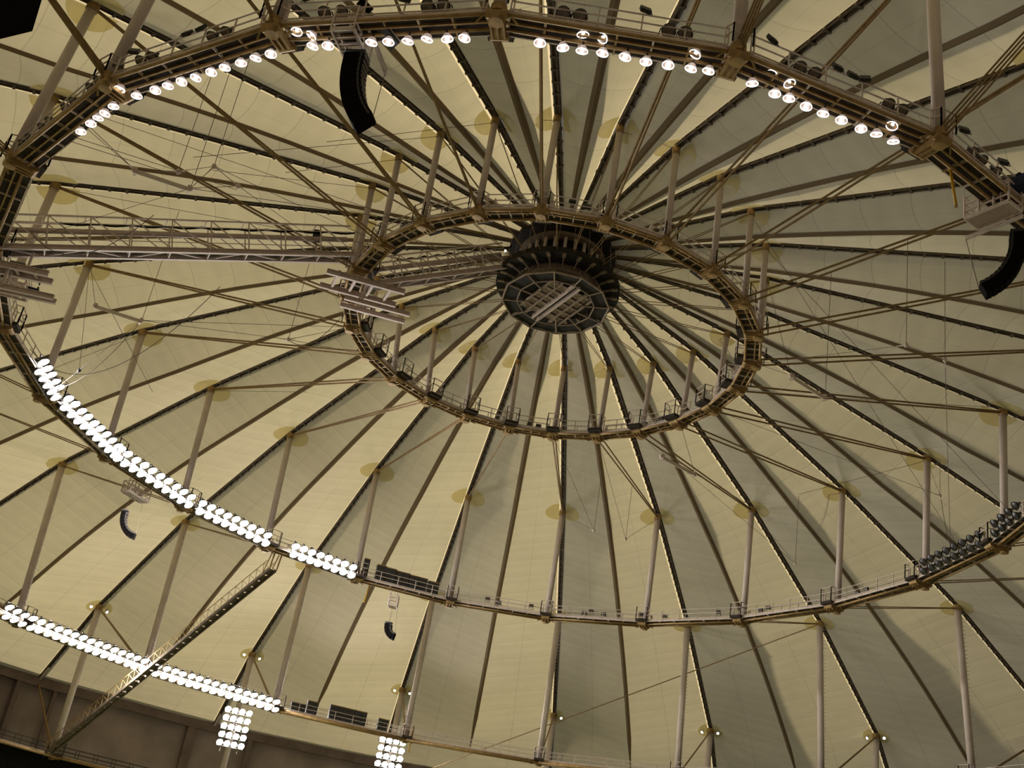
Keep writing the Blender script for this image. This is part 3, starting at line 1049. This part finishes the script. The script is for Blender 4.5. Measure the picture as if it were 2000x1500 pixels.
# sagging dark cable bundles on the long bridge
root = None
for nm, (pp, qq), lab in (('cable_bundle', (p8b, p8a), 'black cable bundle draped along the top of the long truss bridge'), ('cable_bundle', (p8a2, hub(4.6, 7.4, 67.2)), 'black cable bundle draped along the top of the short truss bridge')):
    mb = MB()
    pts = []
    sd = (qq - pp).cross(UP).normalized()
    for k in range(41):
        u = 0.12 + 0.86 * k / 40
        pts.append(pp.lerp(qq, u) + UP * (2.28 - 0.16 * abs(math.sin(k * PI / 4.5))) + sd * 0.55)
    o = mb.path(pts, 0.07, 6).build(nm, 'black_plastic', origin=pts[0])
    tag(o, lab, 'cable')
bx = p8b.lerp(p8a, 0.865) + UP * 2.1
r0 = empty('equipment_box', bx)
tag(r0, 'small black equipment box on the long truss bridge near the inner ring', 'box')
MB().box(bx, (0.3, 0.05, 0), (-0.03, 0.22, 0), (0, 0, 0.42)).build('case', 'black_plastic', r0)
MB().box(bx + UP * 0.45, (0.22, 0.03, 0), (-0.02, 0.16, 0), (0, 0, 0.05)).build('lid', 'dark_metal', r0)


def hoist_frame(c, u, v, L, w, label, extra=None):
    """pair of long I-beams with cross members, hung below a ring"""
    root = empty('hoist_gantry', c)
    tag(root, label, 'frame')
    u = V(u).normalized()
    v = V(v).normalized()
    for s in (-1, 1):
        MB().ibeam(c + v * s * w / 2 - u * L / 2, c + v * s * w / 2 + u * L / 2, 0.28, 0.42).build('main_beam', 'pink_paint', root)
    for k in (-0.7, -0.25, 0.2, 0.65):
        MB().ibeam(c + u * k * L / 2 - v * w * 0.62 + UP * 0.05, c + u * k * L / 2 + v * w * 0.62 + UP * 0.05, 0.2, 0.3).build('cross_beam', 'pink_paint', root)
    for k in (-0.45, 0.4):
        MB().beam(c + u * k * L / 2 + UP * 0.2, c + u * k * L / 2 + UP * 1.6, 0.14, 0.14, V((1, 0, 0))).build('hanger', 'white_paint', root)
    for s in (-1, 1):
        q = c - UP * 1.5 + u * L * 0.22 + v * s * w * 0.28
        MB().ibeam(q - u * L * 0.42, q + u * L * 0.42, 0.26, 0.36).build('lower_beam', 'pink_paint', root)
        MB().beam(q - u * L * 0.2, q - u * L * 0.2 + UP * 1.5, 0.16, 0.16, V((1, 0, 0))).build('hanger', 'pink_paint', root)
    MB().box(c + u * 0.1 * L + UP * 0.35, u * 0.5, v * w * 0.4, UP * 0.12).build('winch', 'grey_metal', root)
    return root


ha = rf('A', 7.9, -0.9, -1.2)[0]
hoist_frame(ha, (1, 0.22, 0), (-0.35, 1, 0), 6.2, 2.6, 'crossed pale steel hoist frame under the inner ring left side')
hb_ = rf('B', 8.0, -2.3, -0.9)[0]
hoist_frame(hb_, (1, 0.12, 0), (-0.12, 1, 0), 5.6, 1.2, 'pale steel hoist beams at the left picture edge on the large ring')

# gantry ladder from the large ring down to the outer edge
g0 = rf('B', 2.86, 0.3, -1.9)[0]
g1 = node('D', 2.93) * 1.0 + V((3.0, -14.0, 0.0))
gr = empty('ladder_gantry', g0)
tag(gr, 'long slanting lattice gantry from the large ring down past the outer lights', 'gantry')
d = (g1 - g0).normalized()
sd = d.cross(UP).normalized()
up = sd.cross(d)
L = (g1 - g0).length
for y, z in ((-0.4, 0), (0.4, 0)):
    MB().beam(g0 + sd * y, g1 + sd * y, 0.22, 0.30, up).build('bottom_chord', 'ridge_steel', gr)
for y in (-0.5, 0.5):
    MB().beam(g0 + sd * y + up * 1.1, g1 + sd * y + up * 1.1, 0.06, 0.06, up).build('handrail', 'tan_steel', gr)
n_ = int(L / 1.1)
for k in range(n_):
    a, b = g0 + d * (L * k / n_), g0 + d * (L * (k + 1) / n_)
    mb = MB()
    for y in (-0.5, 0.5):
        mb.beam(a + sd * y, (a + b) / 2 + sd * y + up * 1.1, 0.04, 0.04)
        mb.beam((a + b) / 2 + sd * y + up * 1.1, b + sd * y, 0.04, 0.04)
    mb.build('lattice', 'tan_steel', gr)
    MB().box((a + b) / 2 + up * 0.05, (b - a) * 0.40, sd * 0.34, up * 0.03).build('tread', 'ridge_steel', gr)
mb = MB()
for y in (-0.5, 0.5):
    mb.beam(g0 + sd * y, g0 + sd * y + UP * 1.9 - d * 0.4, 0.12, 0.12)
    mb.beam(g0 + sd * y + d * 1.2, g0 + sd * y + UP * 1.9 + d * 0.2, 0.08, 0.08)
mb.build('hanger', 'tan_steel', gr)


# ------------------------------------------------------------------ cage platforms with loudspeakers
def platform(c, u, v, L, w, h, label, boom=0.0, boom_v=0.0, slats=5, ext=None):
    """railed platform hanging under a ring: floor centre c, long axis u, short axis v"""
    root = empty('cage_platform', c)
    tag(root, label, 'platform')
    u = V(u).normalized()
    v = V(v).normalized()
    for s in (-1, 1):
        MB().beam(c - u * L / 2 + v * s * w / 2, c + u * L / 2 + v * s * w / 2, 0.10, 0.16).build('edge_beam', 'white_paint', root)
        MB().beam(c + u * s * L / 2 - v * w / 2, c + u * s * L / 2 + v * w / 2, 0.10, 0.16).build('edge_beam', 'white_paint', root)
    for k in range(slats):
        q = c + u * L * ((k + 0.5) / slats - 0.5)
        sl = MB().box(q + UP * 0.03, u * L / slats * 0.40 + UP * 0.10, v * w * 0.48, UP * 0.02)
        sl.build('floor_slat', 'pink_paint', root)
    for s in (-1, 1):
        railing(MB(), [c - u * L / 2 + v * s * w / 2, c + u * L / 2 + v * s * w / 2], h, (1.0, 0.66, 0.33), L / 3.0, 0.045).build('railing', 'white_paint', root)
        railing(MB(), [c + u * s * L / 2 - v * w / 2, c + u * s * L / 2 + v * w / 2], h, (1.0, 0.66, 0.33), w, 0.035).build('railing', 'white_paint', root)
    if boom:
        MB().ibeam(c - UP * 0.25 + v * boom_v - u * boom, c - UP * 0.25 + v * boom_v + u * L * 0.5, 0.14, 0.18).build('boom', 'white_paint', root)
    for s in (-1, 1):
        MB().beam(c + u * L * 0.3 + v * s * w * 0.4, c + u * L * 0.3 + v * s * w * 0.4 + UP * (h + 0.5), 0.08, 0.08, V((1, 0, 0))).build('hanger', 'white_paint', root)
    return root


def line_array(top, f, n_, w, hgt, dep, bend, label, ext=None):
    """curved stack of n cabinets hung from top; f = horizontal front direction; lower cabinets tip back"""
    root = empty('line_array_speaker', top)
    tag(root, label, 'loudspeaker')
    f = V(f).normalized()
    sd = f.cross(UP).normalized()
    p = V(top) - UP * 0.25
    MB().box(V(top) - UP * 0.12, f * dep * 0.5, sd * w * 0.46, UP * 0.06).build('fly_frame', 'dark_metal', root)
    for k in range(n_):
        a = bend * (k / max(1, n_ - 1)) ** 1.25
        dn = (-UP * math.cos(a) - f * math.sin(a))
        fr = (f * math.cos(a) - UP * math.sin(a))
        c = p + dn * hgt / 2
        cb = MB()
        # trapezoid cabinet: full height at the front, shorter at the rear
        fh, rh = hgt * 0.49, hgt * 0.40
        vs_ = []
        for s in (-1, 1):
            vs_ += [c + sd * s * w / 2 + fr * dep / 2 + dn * fh, c + sd * s * w / 2 + fr * dep / 2 - dn * fh,
                    c + sd * s * w / 2 - fr * dep / 2 - dn * rh, c + sd * s * w / 2 - fr * dep / 2 + dn * rh]
        cb.add(vs_, [(0, 1, 2, 3), (7, 6, 5, 4), (0, 4, 5, 1), (1, 5, 6, 2), (2, 6, 7, 3), (3, 7, 4, 0)])
        cab = cb.build('cabinet', 'speaker_side', root, origin=c)
        MB().box(c - fr * (dep / 2 + 0.02), sd * w * 0.42, dn * hgt * 0.30, fr * 0.03).build('rear_panel', 'speaker_rear', cab)
        MB().box(c + fr * (dep / 2 + 0.005), sd * w * 0.47, dn * hgt * 0.44, fr * 0.012).build('grille', 'black_plastic', cab)
        for s in (-1, 1):
            MB().box(c + sd * s * (w / 2 + 0.015) - fr * dep * 0.38, sd * 0.02, dn * hgt * 0.42, fr * 0.05).build('link_plate', 'dark_metal', cab)
        p = p + dn * hgt
    return root, p


def hang(a, b, label, r=0.03, name='hanging_cable', m='thin_cable', grp=None):
    o = MB().tube(a, b, r, 5).build(name, m, origin=a)
    tag(o, label, 'cable', grp)
    return o


# upper left platform and big line array
c, t, o = rf('B', 11.335, -0.95, -0.55)
platform(c, -o, t, 2.3, 1.15, 1.35, 'cage platform holding the big black loudspeaker at upper left', boom=0)
bm = MB()
pa, pb = rf('B', 11.40, 0.2, 0.6)[0], rf('B', 11.455, -2.6, -0.8)[0]
r0 = empty('hoist_boom', pa)
tag(r0, 'slanting white hoist boom beside the big black loudspeaker', 'boom')
MB().ibeam(pa, pb, 0.16, 0.22).build('beam', 'white_paint', r0)
MB().box(pb - UP * 0.15, t * 0.06, o * 0.06, UP * 0.12).build('hook_block', 'pink_paint', r0)
top = rf('B', 11.365, -1.35, -0.75)[0]
_, e = line_array(top, (-0.97, 0.20, 0), 13, 0.9, 0.325, 1.0, math.radians(40), 'big black curved line array loudspeaker hanging at upper left')
hang(pb, e + V((0.25, 0.2, 0.5)), 'thin chain from the hoist boom to the foot of the big loudspeaker', 0.02)
wq, t, o = rf('B', 11.40, 0.1, 0.95)
r0 = empty('winch_motor', wq)
tag(r0, 'black winch motor with blue cover above the big upper left loudspeaker', 'motor')
MB().tube(wq - t * 0.3 + UP * 0.3, wq + t * 0.15 - o * 0.5, 0.24, 10).build('drum', 'black_plastic', r0)
MB().box(wq - o * 0.7 - UP * 0.35 + t * 0.1, t * 0.16, o * 0.2, UP * 0.35).build('cover', 'navy_cloth', r0)
dq = rf('B', 11.455, -0.3, 0.25)[0]
dq2 = rf('B', 11.53, -1.3, -0.45)[0]
r0 = empty('folded_panel', dq)
tag(r0, 'dark slanting panel right of the big loudspeaker under the ring', 'panel')
MB().beam(dq, dq2, 0.7, 0.14).build('board', 'dark_metal', r0)
MB().beam(dq + UP * 0.1, dq2 + UP * 0.1, 0.8, 0.04).build('backing', 'pink_paint', r0)

# right platform and line array
c, t, o = rf('B', 14.53, -1.0, -0.75)
platform(c, o, t, 2.5, 1.15, 1.30, 'white railed cage platform at the right picture edge', boom=2.0, boom_v=0.65, slats=5)
top = rf('B', 14.66, -0.55, -1.15)[0]
_, e = line_array(top, (0.93, -0.36, 0), 12, 0.75, 0.33, 0.75, math.radians(62), 'black curved line array loudspeaker cut by the right picture edge')
eb = c - o * 2.0 + t * 0.65 - UP * 0.3
hang(eb, e + V((-0.1, 0.2, 0.3)), 'thin chain from the right cage platform boom to its loudspeaker', 0.02)
wq, t, o = rf('B', 14.56, 0.5, 0.7)
r0 = empty('winch_motor', wq)
tag(r0, 'black and blue winch cover above the right cage platform', 'motor')
MB().box(wq, t * 0.4, o * 0.5, UP * 0.3).build('cover', 'navy_cloth', r0)
MB().tube(wq + UP * 0.3 - t * 0.4, wq + UP * 0.35 + t * 0.5, 0.16, 8).build('drum', 'black_plastic', r0)

# lower left platform with crescent loudspeaker
c, t, o = rf('B', 4.50, 0.6, -1.45)
platform(c, t, o, 2.6, 1.2, 1.1, 'pale cage platform hanging below the glaring bank of lights', slats=4)
top = c - UP * 1.7 + t * 0.2
_, e = line_array(c + t * 0.55 - UP * 1.55, (-1, -0.15, 0), 9, 0.8, 0.33, 0.55, math.radians(82), 'small black crescent loudspeaker hanging at lower left')
hang(c + t * 0.55 - UP * 0.1, c + t * 0.55 - UP * 1.55, 'short wire holding the small crescent loudspeaker', 0.02)
hang(c - t * 1.2 - UP * 0.1, e + UP * 0.2, 'thin wire tied back to the tail of the crescent loudspeaker', 0.015)

# bottom platform with hooked loudspeaker
c, t, o = rf('B', 1.57, 0.0, -1.9)
platform(c, (-o + t * 0.3), t, 1.7, 1.0, 1.2, 'small grey cage platform hanging under the ring at bottom centre', slats=3)
root, e = line_array(c - UP * 1.75, (-1, 0.1, 0), 6, 0.9, 0.30, 0.75, math.radians(78), 'smallest black hooked loudspeaker hanging at bottom centre')
hang(c - UP * 0.1, c - UP * 1.75, 'short wire holding the smallest loudspeaker', 0.02)
hang(c - t * 0.6 - UP * 0.1, e + UP * 0.3, 'thin wire to the tail of the smallest loudspeaker', 0.015)

# left edge platform stack under the large ring
c, t, o = rf('B', 7.72, -1.9, -0.9)
platform(c, o, t, 2.6, 2.3, 1.1, 'dark railed platform at the left picture edge below the hoist beams', slats=6)
for k, dz in enumerate((0.25, 0.85)):
    q = c - o * 1.5 + t * (0.2 - 0.5 * k) + UP * (1.2 - 0.8 * k)
    r0 = empty('monitor_speaker', q)
    tag(r0, ('upper', 'lower')[k] + ' small dark cabinet on the platform at the left picture edge', 'loudspeaker')
    MB().box(q, o * 0.4, t * 0.22, UP * 0.2).build('cabinet', 'navy_cloth', r0)
    MB().box(q - o * 0.42, o * 0.04, t * 0.3, UP * 0.32).build('baffle', 'black_plastic', r0)

# black cabinet cut by the top left corner of the picture
q = [V((-23.37, -45.5, 51.35)), V((-23.54, -44.97, 50.14)), V((-24.79, -44.78, 49.64))]
ex = (q[2] - q[1])
ez = (q[0] - q[1])
fw = V((-0.451, 0.704, 0.549))
r0 = empty('scoreboard_cabinet', q[1])
tag(r0, 'black cabinet cut off by the top left corner of the picture', 'cabinet')
A0, B0, C0, D0 = q[1], q[1] + ex * 2.6, q[1] + ex * 2.6 + ez * 2.4, q[1] + ez * 2.4
MB().add([A0, B0, C0, D0] + [x + fw * 1.4 for x in (A0, B0, C0, D0)], [(0, 1, 2, 3), (7, 6, 5, 4), (0, 4, 5, 1), (1, 5, 6, 2), (2, 6, 7, 3), (3, 7, 4, 0)]).build('case', 'black_plastic', r0)
fm = MB()
for x, y in ((A0, B0), (B0, C0), (C0, D0), (D0, A0)):
    fm.beam(x - fw * 0.03, y - fw * 0.03, 0.06, 0.06, fw)
fm.build('trim', 'black_plastic', r0)

# ------------------------------------------------------------------ electrical cabinets on the rings
EC = [(1.775, 0.50, 1.25, 1.0), (1.675, 0.60, 1.2, 1.0), (1.55, 0.85, 1.15, 0.8), (1.425, 0.52, 1.1, 0.8), (1.33, 0.50, 1.1, 0.8), (1.215, 0.62, 1.0, 0.9), (1.93, 0.32, 1.5, 0.5)]
EW = ['narrow left cabinet', 'first tall cabinet', 'long middle cabinet', 'cabinet beside the gap', 'cabinet right of the gap', 'rightmost cabinet', 'upright box next to the lit lamps']


def cabinet(n, j, hw, hh, dp, label):
    p, t, o = rf(n, j, -0.75, 0.25 + hh * 0.72)
    r0 = empty('electrical_cabinet', p)
    tag(r0, label, 'cabinet', 'electrical cabinets on the rings')
    MB().box(p, t * hw, o * dp * 0.4, UP * hh * 0.7).build('case', 'dark_metal', r0)
    for s in (-0.5, 0.5):
        MB().box(p - o * dp * 0.42 + t * s * hw, t * hw * 0.46, o * 0.03, UP * hh * 0.62).build('door', 'dark_metal', r0)
    MB().box(p + UP * hh * 0.73, t * hw * 1.05, o * dp * 0.45, UP * 0.05).build('top_cap', 'tan_steel', r0)


for (j, hw, hh, dp), w_ in zip(EC, EW):
    cabinet('B', j, hw, hh, dp, w_ + ' on the large ring right of the lit lamps')
for (j, hw, hh), w_ in zip(((1.84, 0.9, 0.7), (1.74, 0.7, 1.1), (1.56, 0.9, 1.2), (1.47, 0.8, 1.2), (1.38, 0.8, 1.2), (1.20, 0.7, 1.0)), ('leftmost low', 'second', 'third tall', 'fourth tall', 'fifth tall', 'rightmost')):
    cabinet('C', j, hw, hh, 0.8, w_ + ' grey cabinet on the outer ring right of the lit banks')

# yellow strips hanging from the large ring
for (n, j, off, L, dx, lab) in (('B', 14.20, -0.95, 1.95, V((0.38, 0.25, 0)), 'short bright yellow tube hanging from the large ring at upper right'),
                                ('B', 1.84, 0.1, 2.0, V((-0.25, 0.1, 0)), 'short yellow strip hanging from the large ring near the dark cabinets'),
                                ('C', 0.955, -0.2, 3.0, V((0, 0, 0)), 'thin yellow pole on the outer ring at the bottom')):
    a = rf(n, j, off, -0.1 if n == 'B' else 1.6)[0]
    b = a - UP * L + dx
    r0 = empty('yellow_tube', a)
    tag(r0, lab, 'tube')
    MB().tube(a, b, 0.075, 8).build('tube', 'yellow_paint', r0, smooth=True)
    MB().tube(b, b - UP * 0.08, 0.09, 8).build('end_cap', 'tan_steel', r0)
    MB().box(a, V((0.12, 0, 0)), V((0, 0.12, 0)), UP * 0.06).build('clamp', 'tan_steel', r0)
# black drape added for the dark background under the bottom-left catwalk
mb = MB()
pts = [rf('D', 2.6 + 0.1 * k, 0.1, -0.25)[0] for k in range(24)]
for k, p in enumerate(pts):
    w_ = V((0.12 * math.sin(k * 2.1), 0.12 * math.cos(k * 1.7), 0))
    mb.v += [tuple(p), tuple(p + w_ - UP * 3), tuple(p - w_ - UP * 7)]
for k in range(len(pts) - 1):
    a = 3 * k
    mb.f += [(a, a + 3, a + 4, a + 1), (a + 1, a + 4, a + 5, a + 2)]
o = mb.build('black_stand_in', 'black_plastic', origin=pts[0])
tag(o, 'black drape standing in for the dark below the catwalk in the bottom left corner', 'sheet')

# ------------------------------------------------------------------ rigging: bridle nodes, spreader bars, thin lines
def to_roof(p):
    """straight up from p to the underside of the membrane"""
    q = V(p)
    for _ in range(30):
        d_ = G.transposed() @ (q - PIV) + PIV
        r = math.hypot(d_.x, d_.y)
        zr = None
        for k in range(5):
            if r <= RR[k + 1] or k == 4:
                u = (r - RR[k]) / (RR[k + 1] - RR[k])
                zs = [RING[n][1] for n in STN]
                zr = zs[k] + (zs[k + 1] - zs[k]) * u - 1.2
                break
        q.z += (zr - d_.z)
    return q


def bridle(p, ups, arms, label, m='white_paint'):
    root = empty('rigging_bridle', p)
    tag(root, label, 'rigging', 'rigging bridles below the membrane')
    MB().lathe([(0.05, -0.2), (0.16, -0.08), (0.16, 0.08), (0.05, 0.2)], p, UP, 8, True).build('shackle', m, root)
    for q in arms:
        dd = (q - p).normalized()
        MB().tube(p, p + dd * 0.85, 0.06, 5, 0.03).build('turnbuckle', m, root)
        MB().tube(p + dd * 0.85, q, 0.02, 4).build('guy_wire', 'thin_cable', root)
    for q in ups:
        MB().tube(p, q, 0.022, 4).build('suspension_wire', 'thin_cable', root)
    return root


n1, n2, n3, n4, n5 = V((-27.05, -24.41, 57.00)), V((-24.81, -23.40, 58.00)), V((-22.85, -23.09, 59.00)), V((-21.06, -22.87, 58.00)), V((-23.76, -23.28, 57.00))
bridle(n1, [node('T2', 8)], [rf('B', 9.6, -1)[0], n5], 'white rigging bridle at the left end of the upper-left spreader bar')
bridle(n2, [to_roof(n2)], [n1, n3], 'white rigging bridle above the middle of the upper-left spreader bar')
bridle(n3, [to_roof(n3)], [n5, n4, rf('A', 9, 0)[0]], 'highest white rigging bridle in the upper left')
bridle(n4, [], [n3, n5, rf('A', 8, 0)[0]], 'white rigging bridle right of the upper-left spreader bar')
bridle(n5, [to_roof(n5)], [n4, rf('A', 10, 0)[0], rf('B', 8, -1)[0]], 'white rigging bridle at the right end of the upper-left spreader bar')
m1, m2 = V((-35.12, -5.55, 56.00)), V((-31.82, -4.12, 56.00))
bridle(m1, [node('T2', 6)], [m2], 'rigging bridle at the left end of the middle-left spreader bar')
bridle(m2, [to_roof(m2)], [rf('A', 6, 0)[0], m1], 'rigging bridle at the right end of the middle-left spreader bar')
k1 = V((-21.07, -0.71, 58.00))
bridle(k1, [to_roof(k1)], [rf('A', 5, 0)[0], rf('A', 6, 0)[0], m2], 'small hanging rigging bridle left of the inner ring')
k2 = V((-37.59, 1.13, 53.00))
bridle(k2, [node('T2', 6)], [rf('B', 5.9, 0.3, 0.5)[0], m2], 'dark rigging bridle above the glaring bank at left', 'dark_metal')
r1, r2 = V((25.20, -13.06, 60.00)), V((28.50, -11.83, 60.00))
bridle(r1, [to_roof(r1)], [r2, rf('A', 18, 0)[0]], 'left white rigging bridle of the pair at right')
bridle(r2, [to_roof(r2)], [r1, rf('B', 19.6, -0.5, 1)[0]], 'right white rigging bridle of the pair at right')
s1, s2 = V((18.09, -9.30, 58.00)), V((21.50, -6.57, 58.00))
bridle(s1, [node('T1', 18)], [rf('A', 18, 0)[0], s2], 'rigging bridle at the upper end of the spreader bar right of the inner ring')
bridle(s2, [to_roof(s2)], [rf('A', 19, 0)[0], node('T2', 19)], 'rigging bridle at the lower end of the spreader bar right of the inner ring')
t1, t2 = V((10.61, 0.92, 54.00)), V((13.91, 3.71, 54.00))
bridle(t1, [rf('A', 22, 0)[0]], [t2], 'rigging bridle at the left end of the spreader bar below the inner ring')
bridle(t2, [rf('A', 21, 0)[0]], [t1, node('T2', 22)], 'rigging bridle at the right end of the spreader bar below the inner ring')
for k, (bx_, by_, bz_, j) in enumerate(((8.32, 31.16, 56.00, 0.0), (11.95, 32.37, 56.00, 23.0), (29.13, 27.36, 55.00, 22.0), (38.95, 14.51, 60.00, 20.0))):
    b = V((bx_, by_, bz_))
    bridle(b, [to_roof(b)], [node('T2', int(j)) - UP * 0.6, rf('A', j, 0)[0]],
           ('small rigging bridle left of the pair below the bottom post heads', 'small rigging bridle right of the pair below the bottom post heads', 'rigging bridle above the right part of the large ring', 'rigging bridle between two posts at the far right')[k])
for a, b, lab in ((n1, n5, 'upper-left long pale spreader bar hung from thin wires'), (m1, m2, 'middle-left pale spreader bar hung from thin wires'),
                  (s1, s2, 'pale spreader bar right of the inner ring'), (t1, t2, 'pale spreader bar below the inner ring')):
    dd = (b - a).normalized()
    r0 = empty('spreader_bar', a)
    tag(r0, lab, 'bar')
    MB().tube(a + dd * 0.15 - UP * 0.1, b - dd * 0.15 - UP * 0.1, 0.15, 8).build('bar', 'white_paint', r0)
    for e in (a + dd * 0.1, b - dd * 0.1):
        MB().box(e - UP * 0.1, dd * 0.08, dd.cross(UP).normalized() * 0.2, UP * 0.22).build('end_plate', 'pink_paint', r0)

hang(node('T3', 22) - UP * 0.5, V((-6.07, 84.91, 33.00)), 'long straight brown cable slanting across the lower right', 0.07, 'stay_cable', 'cable_steel')
# slack power cables drooping in curves
for a, b, s, lab in ((rf('B', 6.6, -1.2, 0.8)[0], V((-25.23, -8.27, 58.00)), 4.5, 'slack cable drooping in a long curve at left below the bridge'),
                     (V((-36.39, -15.94, 56.00)), V((-27.96, -17.43, 58.00)), 2.5, 'slack black cable looping below the long truss bridge'),
                     (V((39.40, 15.37, 60.00)), rf('B', 19.5, -0.3, 1.3)[0], 2.0, 'slack black cable curving to the unlit bank at right'),
                     (m2, rf('B', 6.0, 0.4, 1.2)[0], 2.5, 'slack cable from the middle-left spreader bar to the glaring bank'),
                     (k1, rf('A', 6.6, 0, 0)[0], 1.6, 'slack cable looping from a bridle to the inner ring')):
    pts = []
    for k in range(17):
        u = k / 16
        pts.append(a.lerp(b, u) - UP * s * 4 * u * (1 - u))
    o = MB().path(pts, 0.028, 5).build('slack_cable', 'thin_cable', origin=pts[0])
    tag(o, lab, 'cable', 'slack power cables')
# thin straight wires between post heads and rings
W = [(node('T2', 7), rf('A', 9, 0)[0]), (node('T2', 8), rf('A', 10, 0)[0]), (node('T1', 10), V((-25.77, -19.57, 62.00))), (node('T1', 11), V((-16.90, -20.94, 64.00))),
     (node('T1', 9), V((-19.42, -19.53, 62.00))), (node('T1', 16), rf('B', 19.4, 0, 0)[0]), (node('T1', 17), rf('B', 18.6, 0, 0)[0]), (node('T2', 20), V((27.01, 19.70, 60.00))),
     (node('T2', 6), V((-33.77, 8.02, 55.00))), (node('T2', 5), rf('B', 6.3, 0, 0)[0]), (node('T1', 12), node('T1', 11)), (node('T1', 13), node('T1', 14)),
     (node('T2', 21), node('T2', 22)), (node('T1', 0), node('T1', 23)), (node('T1', 20), node('T1', 21)), (node('T2', 4), V((-21.95, 14.48, 60.00))), (rf('B', 9.55, -1, 0)[0], n4), (rf('B', 9.5, -1, 0)[0], n2), (node('T1', 8), n3)]
for k, (a, b) in enumerate(W):
    hang(a - UP * 0.6, b - UP * 0.3, '%s hair-thin straight wire of the rigging below the membrane' % ORD[k], 0.02, 'rigging_wire', 'thin_cable', 'hair-thin rigging wires')
